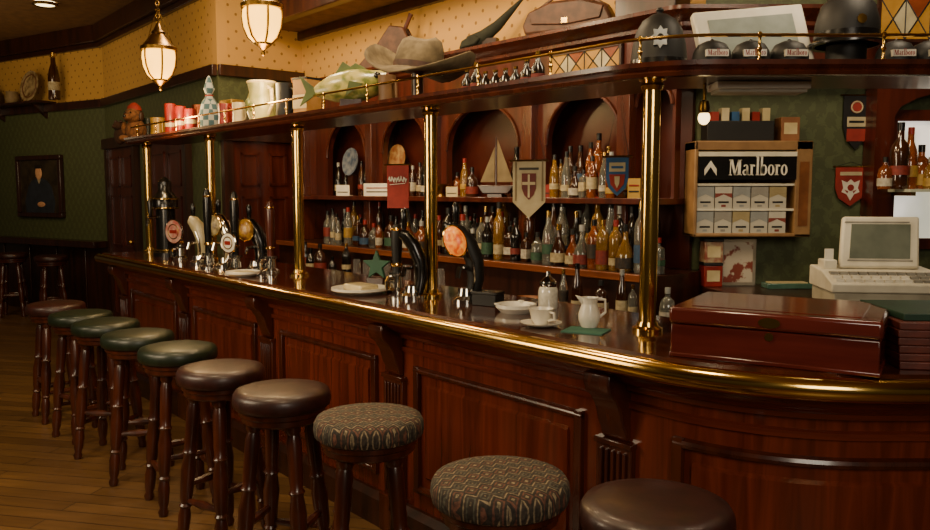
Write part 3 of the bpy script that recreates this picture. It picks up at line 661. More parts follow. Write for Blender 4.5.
# ---------------------------------------------------------------- model boat, shelf oddments
p = at_v(496, 3.68, SHZ)
t = thing('model_boat', 'model sailing boat with beige sails inside the middle arch', 'model boat', p, TH+.5)
MB().prism([(-.13, .08), (.14, .08), (.09, .02), (-.09, .02)], -.026, .026).build('hull', WOODD, t, .008)
MB().bx(-.05, .05, -.035, .035, 0, .02).build('stand', WOODD, t)
ms = MB().tube([(0, 0, .08), (0, 0, .4)], .005, 6).build('mast', WOODD, t)
MB().prism([(.01, .1), (.01, .38), (.12, .1)], -.003, .003).build('sail', SAIL, ms); MB().prism([(-.01, .1), (-.01, .33), (-.11, .1)], -.003, .003).build('sail', SAIL, ms)
def card(label, px, v, z, w_, h, m=WHITE, lines=2):
    t = thing('shelf_card', label, 'card', at_v(px, v, z), TH*.5)
    f = MB().bx(-w_/2, w_/2, -.004, .004, 0, h).build('card_face', m, t); MB().bx(-w_/2, w_/2, 0, .05, 0, .006).build('foot', m, t)
    for i in range(lines): MB().bx(-w_*.4, w_*.4, -.006, -.004, h*(.3+.3*i), h*(.38+.3*i)).build('print_line', REDG if i else BLKM, f)
card('white printed shelf card on the upper shelf below the far arches', 378, 3.66, SHZ, .26, .1); card('smaller white card standing left of the printed shelf card', 343, 3.66, SHZ, .13, .09, lines=1)
card('yellow card propped at the front of the upper right shelf', 634, 3.64, SHZ, .07, .11, mat('yellow_card', '#b89440', '#a07c30', .7)); card('red card leaning beside the bottles below the second arch', 432, 3.49, 1.16, .08, .12, RED, 1)
card('small cream price card at the front edge of the middle shelf', 452, 3.64, SHZ, .09, .07, CREAM, 1); card('small red price card beside the pennant on the middle shelf', 545, 3.64, SHZ, .07, .08, RED, 1)
lathe_thing('mug', 'red mug on the upper shelf in the second arch', 'mug', at_v(404, 3.68, SHZ), [(0, 0), (.045, 0), (.05, .1), (.042, .1), (.04, .01), (0, .01)], REDG, 20)
lathe_thing('brass_bowl', 'small brass bowl on the upper shelf in the second arch', 'bowl', at_v(441, 3.68, SHZ), [(0, 0), (.03, 0), (.02, .02), (.05, .06), (.055, .09), (.048, .09), (.04, .05), (0, .035)], BRASSD, 20)
t = thing('serving_tray', 'round wooden tray lying on the back counter below the pennant', 'tray', at_v(538, 3.33, .95), TH)
MB().lathe([(0, 0), (.15, 0), (.17, .02), (.17, .03), (.16, .03), (.145, .01), (0, .008)], 28, Matrix.Diagonal((1, .7, 1, 1))).build('dish', mat('light_tray_wood', '#8a5424', '#6e3e18', .35), t)
for i, (px, m_, lb) in enumerate(((352, mat('blue_white_glaze', '#7a8088', '#3a4a62', .3, scale=24), 'blue and white plate leaning at the back of the farthest arch'), (398, mat('rust_glaze', '#7a4426', '#a88a5a', .3, scale=20), 'rust glazed plate leaning at the back of the second arch'))):
    t = thing('arch_plate', lb, 'plate', at_v(px, 3.83, SHZ), TH)
    Q = T(0, 0, .29) @ RX(82)
    MB().lathe([(0, 0), (.08, 0), (.12, .014), (.12, .02), (.07, .008), (0, .006)], 24, Q).build('dish', m_, t); MB().bx(-.04, .04, -.02, .03, 0, .175).build('stand', WOODD, t)
# ---------------------------------------------------------------- taps on the bar
def pump(label, px, py, hh, hm, name='beer_pump', badge=None, br_=.06, lean=0, cat='beer pump', k=1.05):
    p = at_z(px, py, TOPZ)
    t = thing(name, label, cat, p, TH+.35); S = Matrix.Diagonal((k, k, 1, 1))
    MB().lathe([(0, 0), (.05, 0), (.05, .012), (.034, .025), (.03, .08), (.04, .09), (.04, .1), (0, .1)], 18, S).build('base', CHROME, t)
    q = hh
    hd = MB().lathe([(0, .1), (.02, .1), (.019, .1+.15*q), (.023, .1+.3*q), (.027, .1+.55*q), (.027, .1+.8*q), (.024, .1+.9*q), (.014, .1+.98*q), (0, .1+q)], 16, S @ RX(lean)).build('handle', hm, t)
    for f in (.12, .85): MB().lathe([(0, 0), (.024, 0), (.0275, .008), (.024, .016), (0, .016)], 14, S @ RX(lean) @ T(0, 0, .1+f*q)).build('ferrule', BRASS, hd)
    MB().tube([(0, -.02, .07), (0, -.07, .075), (0, -.085, .06), (0, -.085, .02)], [.014, .013, .012, .011], 8).build('spout', CHROME, t)
    if badge:
        Q = T(0, -.05, .12+br_) @ RX(90)
        bd = MB().lathe([(0, 0), (br_, 0), (br_, .012), (0, .016)], 24, Q).build('badge', badge, t)
        MB().torus((0, 0, .006), br_, .007, 24, 6, Q).build('badge_rim', CHROME, bd)
        MB().torus((0, 0, .014), br_*.62, .004, 24, 5, Q).build('emblem_ring', BRASSD, bd); MB().bx(-br_*.4, br_*.4, -.012, .012, .013, .018, Q).build('emblem_bar', REDG, bd)
    return t
def swan(label, px, py, k, nm_, edge, badge, rz, bh=1.3, lever=BLK, br_=1.0, tilt=10, slim=1.0):
    p = at_z(px, py, TOPZ)
    t = thing('beer_font', label, 'beer tap', p, rz); S = Matrix.Scale(k, 4)
    MB().lathe([(0, 0), (.06, 0), (.06, .015), (.04, .03), (.034, .06), (0, .06)], 20, S).build('base', CHROME, t)
    MB().tube([(.03, 0, .03), (.042, 0, .1), (.036, 0, .18), (.006, 0, .25), (-.035, -.0, .3), (-.06, -.005, .31)], [q*slim for q in (.034, .042, .047, .048, .042, .03)], 18, M=S).build('neck', nm_, t)
    MB().tube([(.03, -.04*slim, .05), (.04, -.043*slim, .1), (.035, -.046*slim, .17), (.01, -.047*slim, .23)], [.006*slim, .008*slim, .008*slim, .005*slim], 8, M=S).build('neck_edge', edge, t)
    if badge:
        Q = S @ T(-.04, -.055*slim, .262) @ RX(84) @ RZ(tilt) @ Matrix.Diagonal((.9*br_, bh*br_, 1, 1))
        bd = MB().lathe([(0, 0), (.055, 0), (.06, .008), (.052, .02), (.03, .028), (0, .031)], 28, Q).build('badge', badge, t)
        MB().torus((0, 0, .006), .06, .006, 28, 6, Q).build('badge_rim', BRASS, bd)
    MB().lathe([(0, 0), (.01, 0), (.016, .05), (.018, .08), (.008, .1), (0, .1)], 12, S @ T(-.045, .015, .325)).build('lever', lever, t)
    MB().tube([(-.0, -.03, .15), (-.02, -.08, .15), (-.025, -.09, .11)], .011*k, 8, M=S).build('spout', CHROME, t)
    return t
p = at_z(167, 256, TOPZ)
t = thing('tap_tower', 'tall black beer tap tower at the far end of the bar', 'beer tap', p, TH)
cl_ = MB().lathe([(0, 0), (.1, 0), (.1, .03), (.075, .05), (.07, .36), (.095, .37), (.095, .44), (.08, .46), (.05, .5), (.05, .57), (.02, .6), (0, .61)], 24).build('column', BLK, t)
for z in (.05, .37, .44): MB().torus((0, 0, z), .083 if z < .1 else .096, .007, 24, 6).build('band', BRASS, cl_)
for a in (-.9, .2):
    Mx = RZ(math.degrees(a)) 
    MB().tube([(0, -.07, .3), (0, -.15, .3), (0, -.16, .24)], .012, 8, M=Mx).build('spout', CHROME, t); MB().lathe([(0, 0), (.012, 0), (.018, .1), (.01, .13), (0, .135)], 10, Mx @ T(0, -.13, .31)).build('lever', BLK, t)
pump('short beer font with round pink badge beside the tall black tower', 181, 259, .14, CHROME, 'beer_font', PINK, .085)
swan('curved cream beer font next to the pink badge font', 199, 264, .98, IVORY, CHROME, None, TH+.6)
pump('slim black handled pump left of the third post', 209, 268, .42, BLK)
swan('curved chrome beer font right of the slim black pump', 225, 267, 1.05, CHROME, IVORY, mat('cream_badge', '#b8a878', '#5c4a2c', .4, scale=25), TH+.6, 1.1)
pump('tall black beer pump with white round badge', 236, 271, .4, BLK, badge=WHITE, br_=.06)
swan('curved black font with golden badge beside the white badge pump', 256, 270, .98, BLK, CHROME, mat('gold_badge', '#b88c38', '#5a3214', .3, scale=22), TH+.7, 1.15)
pump('dark wood handled pump nearest the third post', 271, 272, .34, WOODB)
swan('slim curved black beer font left of the fourth post', 413, 298, .98, BLK, BLKM, None, TH+.7, slim=.72)
pump('short black pump between the star and fourth post', 397, 292, .24, BLKM)
swan('black curved font with glowing mottled amber oval badge', 466, 302, 1.06, BLKM, CHROME, ORNG, TH+.75, 1.3, BLK, .84, 22, slim=.85)
# dishes
def dish(label, px, py, r, cat='ashtray', name='ashtray', h=.03):
    t = thing(name, label, cat, at_z(px, py, TOPZ), TH)
    MB().lathe([(0, 0), (r*.75, 0), (r, h*.6), (r, h), (r*.93, h), (r*.7, h*.35), (0, h*.3)], 30).build('dish', WHITE, t)
    return t
t = dish('white round dish beside the far beer pumps', 243, 276, .1); MB().torus((0, 0, .02), .06, .01, 24, 6).build('inner_ring', CREAM, t)
t = dish('large white dish with a folded cloth on the bar middle', 360, 293, .14, 'dish', 'serving_dish'); MB().bx(-.08, .08, -.05, .06, .012, .045).build('folded_cloth', CREAM, t, .01)
t = dish('white ashtray left of the cup and sugar jar', 516, 312, .085, h=.035)
for a in range(3): MB().box((.08*cos(a*2.1), .08*sin(a*2.1), .036), (.02, .02, .008)).build('rest_notch', WHITE, t, .003)
p = at_z(488, 305, TOPZ)
t = thing('black_box', 'small black card box on the bar left of the ashtray', 'box', p, TH+.3)
MB().bx(-.06, .06, -.04, .04, 0, .05).build('body', BLKM, t, .003); MB().bx(-.062, .062, -.042, .042, .05, .062).build('lid', BLK, t, .002)
p = at_z(377, 284, TOPZ)
t = thing('star_ornament', 'green five pointed star ornament standing on the bar', 'ornament', p, TH*.4)
MB().prism([((.085 if i % 2 == 0 else .037)*sin(i*pi/5), .1+(.085 if i % 2 == 0 else .037)*cos(i*pi/5)) for i in range(10)], -.012, .012).build('star', STARG, t, .004)
MB().bx(-.05, .05, -.03, .03, 0, .035).build('foot', WOODD, t, .004)
# cup, saucer, sugar, jug, napkin
p = at_z(541, 326, TOPZ)
sa = lathe_thing('saucer', 'white saucer under the white coffee cup', 'saucer', p, [(0, 0), (.04, 0), (.075, .012), (.078, .016), (.04, .007), (0, .006)], WHITE, 30)
t = thing('coffee_cup', 'white china coffee cup standing on its saucer', 'cup', p+Vector((0, 0, .0066)), TH)
MB().lathe([(0, 0), (.024, 0), (.036, .02), (.045, .055), (.048, .06), (.044, .06), (.034, .024), (0, .01)], 26).build('bowl', WHITE, t)
MB().tube([(.043, 0, .05), (.066, 0, .048), (.068, 0, .025), (.037, 0, .018)], .005, 8).build('handle', WHITE, t)
p = at_z(548, 308, TOPZ)
t = thing('sugar_jar', 'glass sugar jar with metal lid behind the coffee cup', 'jar', p, 0)
MB().lathe([(0, 0), (.04, 0), (.043, .01), (.043, .07), (.04, .085), (.034, .095), (0, .095)], 24).build('glass', SUGAR, t); MB().lathe([(.036, .094), (.038, .1), (.036, .115), (.02, .13), (.011, .137), (.009, .158), (0, .158)], 20).build('lid', CHROME, t)
p = at_z(586, 331, TOPZ)
tag(MB().bx(-.075, .075, -.06, .06, 0, .004).build('napkin', NAPG, loc=p, rz=TH+.4), 'folded green paper napkin under the milk jug', 'napkin')
t = thing('milk_jug', 'white china milk jug on the green napkin', 'jug', at_z(589, 328, TOPZ)+Vector((0, 0, .0045)), .1)
ZS = Matrix.Diagonal((.95, .95, 1.18, 1))
MB().lathe([(0, 0), (.03, 0), (.041, .022), (.042, .04), (.031, .068), (.03, .076), (.036, .092), (.032, .092), (.026, .07), (.036, .04), (0, .012)], 26, ZS).build('body', WHITE, t)
MB().prism([(-.028, .094), (-.055, .1), (-.03, .07)], -.012, .012, M=ZS).build('spout', WHITE, t, .003)
MB().tube([(.033, 0, .087), (.062, 0, .084), (.064, 0, .045), (.04, 0, .03)], .005, 8, M=ZS).build('handle', WHITE, t)
# humidor
a = at_z(670, 356, TOPZ); c = at_z(879, 378, TOPZ); dd = c-a; hz = math.atan2(dd.y, dd.x); W = dd.length; D = .43
t = thing('cherry_box', 'large polished cherry wood box with brass lock on the bar', 'box', a, hz)
bd = MB().bx(0, W, 0, D, .006, .1).build('body', HUM, t, .004)
MB().bx(-.004, W+.004, -.004, D+.004, 0, .014).build('base_moulding', HUM, t, .004)
ld = MB().bx(-.006, W+.006, -.006, D+.006, .102, .152).build('lid', HUM, t, .01)
MB().bx(.05, W-.05, .05, D-.05, .152, .1535).build('lid_inlay', mat('inlay_wood', '#6a2c20', '#54201a', .2, coat=.6), ld)
MB().lathe([(0, 0), (.012, 0), (.012, .004), (0, .004)], 16, T(W/2, 0, .085) @ RX(90)).build('lock', BRASS, bd)
MB().lathe([(0, 0), (.03, 0), (.03, .003), (0, .003)], 20, T(W/2, -.006, .126) @ RX(90) @ Matrix.Diagonal((1, .5, 1, 1))).build('maker_plate', BRASS, ld)
# menus
MG = 'stack of maroon menus'
for i in range(6):
    p = Vector((1.215+random.uniform(-.008, .008), 2.23+random.uniform(-.006, .006), TOPZ+i*.0225)); 
    lb = '%s maroon menu from the bottom of the stack on the bar' % ORD[i]
    t = thing('menu', lb, 'menu', p, R_(-8+random.uniform(-1, 1)), MG)
    MB().bx(0, .24, 0, .34, 0, .022).build('cover', MENU, t, .003); MB().bx(.005, .242, .004, .336, .004, .018).build('pages', mat('menu_pages', '#6a4a38', '#573a2a', .8), t)
t = thing('green_book', 'dark green book lying on top of the menu stack', 'book', (1.24, 2.25, TOPZ+6*.0225), R_(-4))
MB().bx(0, .22, 0, .3, 0, .02).build('cover', GBOOK, t, .002); MB().bx(.005, .222, .004, .296, .003, .017).build('pages', PEN, t)
# ---------------------------------------------------------------- cash register
p = at_y(836, 3.55, RCZ)
t = thing('cash_register', 'beige till with tilted grey screen and keyboard by the window', 'cash register', p, R_(-8))
bs = MB().prism([(0, .07), (0, .11), (.16, .155), (.36, .165), (.36, .07)], 0, .5, 'x').build('base', BEIGE, t, .006)
MB().bx(.015, .485, .012, .36, 0, .068).build('cash_drawer', mat('drawer_beige', '#b0a892', '#9c947e', .5), t, .004)
Mt = T(.09, .2, .165) @ RX(-18)
sf = MB().prism([(0, 0), (.35, 0), (.37, .25), (.03, .25)], 0, .04, 'y', Mt).build('screen_frame', BEIGE, t, .012)
MB().bx(.06, .33, .04, .12, .03, .22, Mt).build('screen_back', BEIGE, t, .02)
MB().prism([(.045, .045), (.31, .045), (.325, .21), (.065, .21)], -.004, .001, 'y', Mt).build('screen', SCREEN, sf)
mb = MB()
for z0_, z1_, in ((.032, .038), (.217, .223)): mb.prism([(.035, z0_), (.32, z0_), (.322, z1_), (.037, z1_)], -.003, .001, 'y', Mt)
mb.build('bezel_line', GREYP, sf)
MB().bx(.16, .38, .22, .32, .14, .2).build('neck', BEIGE, t)
for r in range(3):
    for q in range(11): MB().box((.04+q*.041, .035+r*.042, .122+r*.0125), (.034, .032, .014)).build('key', GREYP if (q > 7 or r == 2) else WHITE, bs)
MB().bx(.16, .34, .004, .012, .028, .04).build('drawer_handle', GREYP, t)
MB().bx(.02, .08, .2, .3, .155, .2).build('receipt_printer', BEIGE, t, .006); MB().bx(.03, .07, .23, .235, .2, .25).build('receipt', WHITE, t)
# ---------------------------------------------------------------- cigarette rack
Y0 = 4.3; x0 = at_y(694, Y0, 0).x; x1 = at_y(812, Y0, 0).x; z0 = 1.355; z1 = 1.865; W = x1-x0
t = thing('cigarette_rack', 'tan wall rack with black lettered header and rows of packs', 'cigarette rack', (x0, WY, z0))
D = WY-Y0; hh = z1-z0
MB().bx(0, W, -.03, 0, 0, hh).bx(0, .02, -D, 0, 0, hh).bx(W-.09, W, -D, 0, 0, hh).bx(0, W, -D, 0, hh-.05, hh).bx(0, W, -D, 0, 0, .02).build('housing', TAN, t, .006)
for zz in (.152, .285): MB().bx(.02, W-.09, -D+.01, -.03, zz-.012, zz).build('rack_shelf', BEIGE, t)
hx0, hx1 = .02, W-.09
hp = MB().bx(hx0, hx1, -D-.01, -.03, .305, .43).build('header_panel', BLK, t)
MB().bx(hx0, hx1, -D-.012, -D-.0, .428, .452).build('header_trim', BEIGE, t)
serif_word('Marlboro', .31, T((hx0+hx1)/2+.055, -D-.0101, .328)).build('header_lettering', WHITE, hp)
MB().prism([(hx0+.03, .326), (hx0+.03, .36), (hx0+.062, .405), (hx0+.094, .36), (hx0+.094, .326), (hx0+.062, .372)], -D-.012, -D-.01).build('chevron', WHITE, hp)
MB().bx(W-.07, W-.02, -D-.004, -D, .06, .4).build('side_strip', mat('copper_strip', '#7a4a28', '#5c3418', .35), t)
DR = mat('dull_red_card', '#7c3428', '#6a2a20', .5); SF = mat('silver_foil', '#9a9c98', '#868884', .4, .3)
PK = [('silver', SF), ('grey', mat('grey_card', '#8c887e', '#7c786e', .5)), ('gold', mat('gold_foil', '#a89870', '#94845c', .4, .3)), ('silver', SF), ('red', DR)]
for r, zz in enumerate((.0205, .1525)):
    for q in range(5):
        cx = x0+.067+q*.0965; cn, cm_ = PK[(q+3*r) % 5]
        t = thing('cigarette_pack', 'white pack with %s chevron, %s from left in the %s rack row' % (cn, ORD[q], ['bottom', 'upper'][r]), 'cigarette pack', (cx, WY-D+.015, z0+zz), 0, 'packs in the wall rack')
        c_ = MB().bx(-.0455, .0455, 0, .05, 0, .08).build('carton', PACKW, t); MB().bx(-.0455, .0455, 0, .05, .0802, .115).build('lid', cm_ if cn != 'red' else PACKW, t)
        MB().prism([(-.0455, .08), (-.0455, .055), (0, .075), (.0455, .055), (.0455, .08)], -.001, 0).build('printed_chevron', cm_, c_)
        MB().bx(-.028, .028, -.001, 0, .028, .038).build('print_band', BLKM, c_); MB().bx(-.012, .012, -.001, 0, .008, .02).build('print_crest', cm_, c_)
t = thing('display_box', 'dark display box with cards standing on the rack top', 'box', (x0+.28, WY-.08, z1), 0)
MB().bx(-.2, .16, -.06, .06, 0, .11).build('tray', BLKM, t, .004)
for q in range(6): MB().bx(-.17+q*.055, -.13+q*.055, -.03, .03, .11, .16+.02*(q % 2)).build('card', [RED, PEN, BLUE, CREAM, REDG, CREAM][q], t)
t = thing('small_carton', 'small brown carton beside the display box on the rack', 'carton', (x0+.53, WY-.08, z1), 0)
bd = MB().bx(-.05, .05, -.05, .05, 0, .13).build('body', mat('brown_card', '#8a5a34', '#744826', .7), t, .003); MB().bx(-.035, .035, -.052, -.05, .04, .1).build('printed_front', CREAM, bd)
# under-shelf strip light and small spot lamp
p = at_y(755, 3.0, 1.955)
t = thing('strip_light', 'white strip light fixed beneath the right overhead shelf', 'lamp', p, 0)
MB().bx(-.17, .17, -.06, .06, .012, .0395).build('housing', WHITE, t, .004); MB().bx(-.16, .16, -.05, .05, 0, .012).build('diffuser', PACKW, t, .003)
p = at_y(702, 3.02, 1.85)
t = thing('spot_lamp', 'small glowing spot lamp hanging beneath the shelf corner', 'lamp', p, 0)
MB().ball((0, 0, .02), (.022, .022, .026)).build('bulb', mat('spot_bulb', '#fff0d0', em='#ffd890', es=5), t); MB().lathe([(.016, .035), (.022, .05), (.016, .08), (.006, .085), (.006, .1445), (0, .1445)], 14).build('holder', BRASSD, t)
# things on the service counter below the rack
p = at_y(739, 4.42, RCZ)
t = thing('framed_picture', 'small framed red and white picture under the cigarette rack', 'picture', p, 0)
MB().bx(-.1, .1, -.02, .0, 0, .26).build('frame', mat('silver_frame', '#a8a090', '#8c8474', .3, .5), t, .004); MB().bx(-.08, .08, -.022, -.02, .02, .24).build('print', mat('red_white_print', '#b8ac98', '#7a3424', .5, scale=14, ramp=(.45, .5)), t)
for i in range(2):
    t = thing('tea_tin', ['red tin box under the left of the cigarette rack', 'patterned tin box stacked on the red tin'][i], 'tin', at_y(713, 4.4, RCZ+i*.131), 0, 'stacked tins')
    bd = MB().bx(-.05, .05, -.05, .05, 0, .115).build('body', [REDG, mat('pattern_tin', '#8a4a38', '#a89878', .4, scale=30)][i], t, .004); MB().bx(-.052, .052, -.052, .052, .115, .13).build('lid', BLKM, t, .003); MB().bx(-.035, .035, -.052, -.05, .03, .09).build('tin_label', CREAM, bd)
t = thing('glass_tray', 'low pale glass tray beside the framed picture', 'tray', at_y(790, 4.3, RCZ), 0)
MB().bx(-.12, .12, -.05, .05, 0, .03).build('tray', mat('teal_glass', '#4a6a5c', '#3a584c', .15), t, .004); MB().bx(-.1, .1, -.035, .035, .03, .034).build('liner', CREAM, t)
# ---------------------------------------------------------------- things on the overhead shelf
CT = 2.03
def cv(px, dv=.2): return at_v(px, 2.28+dv, CT)
def cr_(px, dy=.2): return at_y(px, 2.75+dy, CT)
# helmet at the corner
HS = Matrix.Diagonal((.84, .9, .9, 1))
t = thing('police_helmet', 'black domed police helmet with silver badge on the shelf corner', 'helmet', at_y(656, 3.04, CT), -.2)
dm = MB().lathe([(.125, .03), (.122, .06), (.115, .12), (.1, .175), (.075, .215), (.035, .24), (.012, .245), (.012, .25), (.018, .258), (.012, .268), (0, .271)], 28, HS).build('dome', BLKM, t)
MB().lathe([(.165, 0), (.163, .006), (.128, .035), (.11, .035), (.13, .02)], 28, HS).build('brim', BLK, t)
MB().lathe([(.127, .035), (.124, .055), (.118, .055), (.12, .035)], 28, HS, cap=False).build('band', BLK, dm)
MB().prism([((.034 if i % 2 == 0 else .024)*sin(i*pi/8), .118+(.04 if i % 2 == 0 else .028)*cos(i*pi/8)) for i in range(16)], -.111, -.09).build('badge', SILV, dm)
MB().ball((0, -.111, .118), (.012, .004, .012)).build('badge_centre', BLK, dm)
# television
t = thing('television', 'small white framed screen tilted on the right shelf', 'screen', cr_(755, .3), R_(4))
Mt = T(0, 0, .015) @ RX(-18) @ RY(-6)
fr_ = MB().bx(-.215, .215, -.02, .02, 0, .25, Mt).build('frame', WHITE, t, .008); MB().bx(-.165, .165, -.023, -.02, .06, .21, Mt).build('screen', SCRW, fr_)
MB().bx(-.1, .1, -.03, .1, 0, .02).build('foot', WHITE, t)
# caps
cap0 = None
for i, px in enumerate((708, 746, 784, 889, 922)):
    lb = 'black cap with red lettered front, %s from left along the right shelf' % ORD[i]
    loc = cr_(px, .12)
    if cap0 is None:
        cap0 = thing('baseball_cap', lb, 'cap', loc, 0, 'black caps along the shelf')
        cr0 = MB().lathe([(.066, 0), (.066, .035), (.062, .055), (.048, .078), (.022, .09), (0, .092)], 22).build('crown', BLKM, cap0)
        MB().add([(x*.06, -.045-.035*math.sqrt(max(0, 1-x*x)), z+.002) for z in (0, .004) for x in [-1+i_/6 for i_ in range(13)]]+[(-.055, -.02, 0), (.055, -.02, 0), (-.055, -.02, .008), (.055, -.02, .008)],
                 [[i_ for i_ in range(13)]+[27, 26], [13+i_ for i_ in range(13)]+[29, 28]]+[(i_, i_+1, i_+14, i_+13) for i_ in range(12)]).build('visor', BLK, cap0)
        MB().bx(-.038, .038, -.0685, -.045, .029, .052).build('badge', WHITE, cr0)
        serif_word('Marlboro', .068, T(0, -.0687, .0325), .0008).build('badge_lettering', REDG, cr0)
        MB().ball((0, 0, .092), .007).build('button', BLK, cr0)
    else: dup(cap0, loc, random.uniform(-.1, .1), lb)
# second helmet
t = thing('black_helmet', 'black peaked helmet raised on a stand on the right shelf', 'helmet', cr_(840, .27), 0)
HT = T(0, 0, .1) @ Matrix.Diagonal((.84, .84, .85, 1))
sh_ = MB().lathe([(.13, 0), (.135, .03), (.13, .1), (.11, .17), (.07, .21), (0, .225)], 28, HT).build('shell', BLKM, t)
MB().lathe([(.16, 0), (.16, .008), (.13, .03), (.12, .03)], 28, HT @ Matrix.Diagonal((1, 1.05, 1, 1))).build('brim', BLK, t)
MB().lathe([(0, 0), (.02, 0), (.02, .004), (0, .006)], 18, HT @ T(0, -.133, .09) @ RX(86)).build('badge', BRASSD, sh_)
MB().lathe([(.1365, .03), (.1345, .055)], 28, HT, cap=False).build('band', BLK, sh_)
MB().lathe([(0, 0), (.09, 0), (.07, .03), (.07, .105), (0, .105)], 20).build('stand', BLKM, t)
# stained glass: leaded triangular panes in amber, red and white
def sglass(label, loc, rz, w_, h, k=5):
    t = thing('stained_glass_panel', label, 'stained glass', loc, rz)
    mb = MB()
    for q in ((-w_/2-.015, w_/2+.015, -.015, .0), (-w_/2-.015, w_/2+.015, h, h+.015), (-w_/2-.015, -w_/2, 0, h), (w_/2, w_/2+.015, 0, h)): mb.bx(q[0], q[1], -.02, 0, q[2], q[3])
    fr_ = mb.build('frame', WOODD, t)
    cm_ = MB()
    for i in range(k):
        xa, xb = -w_/2+i*w_/k, -w_/2+(i+1)*w_/k; xm = (xa+xb)/2
        MB().prism([(xa, 0), (xb, 0), (xm, h*.5)], -.012, -.004).build('pane', SGL[0], t)
        MB().prism([(xa, h), (xm, h*.5), (xb, h)], -.012, -.004).build('pane', SGL[i % 2], t)
        MB().prism([(xa, 0), (xm, h*.5), (xa, h)], -.012, -.004).build('pane', SGL[2 if i % 2 else 0], t)
        MB().prism([(xb, 0), (xb, h), (xm, h*.5)], -.012, -.004).build('pane', SGL[0 if i % 2 else 2], t)
        cm_.tube([(xa, -.012, 0), (xb, -.012, h)], .004, 5).tube([(xa, -.012, h), (xb, -.012, 0)], .004, 5).tube([(xb, -.012, 0), (xb, -.012, h)], .004, 5)
    cm_.build('lead_came', BLKM, fr_)
p = at_v(584, 3.675, 2.285); sglass('amber stained glass panel set in the back bar frieze', p, TH, .52, .13, 4)
p = at_y(908, 4.2, 2.37); sglass('stained glass panel at the upper right corner', p, 0, .38, .2, 3)
# felt hat
t = thing('felt_hat', 'wide brimmed olive brown felt hat on the shelf', 'hat', cv(418, .2), TH*.5)
HZ = T(0, 0, .15) @ RX(-4) @ RY(8) @ Matrix.Diagonal((1.45, 1.35, 1.35, 1))
n = 40; vs = []; fs = []
for j, rr in enumerate((.085, .12, .155, .19, .215)):
    for i in range(n):
        a = 2*pi*i/n; k = (rr-.085)/.13
        vs.append((rr*1.0*cos(a)*(1-.12*k*k), rr*.95*sin(a), .012+.085*k**2.5*abs(cos(a))**1.5-.055*k*max(0, -sin(a))+.006*sin(3*a)*k))
for j in range(4):
    for i in range(n): fs.append((j*n+i, j*n+(i+1) % n, (j+1)*n+(i+1) % n, (j+1)*n+i))
o = MB().add(vs, fs, HZ).build('brim', FELT, t); md = o.modifiers.new('thick', 'SOLIDIFY'); md.thickness = .006
# crown with a pinched top
vs = []; fs = []
prf = [(.088, .008), (.086, .05), (.082, .09), (.07, .125), (.05, .138), (.02, .12)]
for r, z in prf:
    for i in range(n):
        a = 2*pi*i/n; q = (z/.138)
        pinch = 1-.22*q*max(0, -sin(a))**2-.12*q*abs(sin(a))
        vs.append((r*cos(a), r*sin(a)*pinch, z-.02*q*max(0, -sin(a))))
for j in range(len(prf)-1):
    for i in range(n): fs.append((j*n+i, j*n+(i+1) % n, (j+1)*n+(i+1) % n, (j+1)*n+i))
fs.append(list(range((len(prf)-1)*n, len(prf)*n)))
cw = MB().add(vs, fs, HZ).build('crown', FELT, t, ang=70)
MB().lathe([(.09, .014), (.089, .036), (.086, .036), (.086, .014)], 28, HZ, cap=False).build('hat_band', LEATH, cw)
MB().lathe([(0, 0), (.06, 0), (.05, .02), (.03, .03), (.03, .15), (.07, .17), (0, .2)], 18).build('hat_stand', WOODD, t)
# soft toy
t = thing('soft_toy', 'brown plush dog with red hat at the far end of the shelf', 'soft toy', cv(138, .2), TH+.6)
bd = MB().ball((0, 0, .1), (.095, .085, .1)).ball((0, -.03, .23), (.075, .075, .07)).ball((0, -.1, .21), (.04, .045, .03)).ball((-.06, -.08, .03), (.035, .06, .03)).ball((.06, -.08, .03), (.035, .06, .03)).ball((-.085, -.04, .12), (.025, .03, .06)).ball((.085, -.04, .12), (.025, .03, .06)).build('body', TOY, t)
for s_ in (-1, 1): MB().ball((s_*.078, -.02, .22), (.018, .03, .045)).build('ear', mat('dark_plush', '#3a2212'), bd); MB().ball((s_*.028, -.1, .25), .008).build('eye', BLK, bd)
MB().ball((0, -.145, .215), .012).build('nose', BLK, bd)
MB().lathe([(.065, .275), (.055, .31), (.02, .34), (0, .345)], 16, T(0, -.01, 0)).build('hat', RED, t)
t = thing('soft_toy', 'small dark plush animal beside the brown dog', 'soft toy', cv(122, .22), TH+.4)
bd = MB().ball((0, 0, .08), (.06, .05, .08)).ball((0, -.02, .17), (.045, .045, .042)).ball((0, -.06, .16), (.02, .02, .016)).build('body', mat('dark_brown_plush', '#4a2c1a', '#34200f', .95), t)
for s_ in (-1, 1): MB().ball((s_*.035, -.01, .21), .016).build('ear', mat('dark_plush', '#3a2212'), bd)
def mug(label, px, m_, r=.05, h=.11, dv=.2, cat='mug', name='mug'):
    t = thing(name, label, cat, cv(px, dv), TH)
    MB().lathe([(0, 0), (r, 0), (r*1.05, h*.1), (r*.95, h*.5), (r, h), (r*.88, h), (r*.84, h*.12), (0, h*.1)], 22).build('body', m_, t)
    MB().tube([(r*.95, 0, h*.85), (r*1.7, 0, h*.8), (r*1.75, 0, h*.35), (r*.95, 0, h*.22)], r*.13, 8).build('handle', m_, t); return t
YM = mat('yellow_glaze', '#b08838', '#8a6826', .35)
mug('yellow glazed mug beside the brown plush dog', 160, YM, .06, .18, .22)
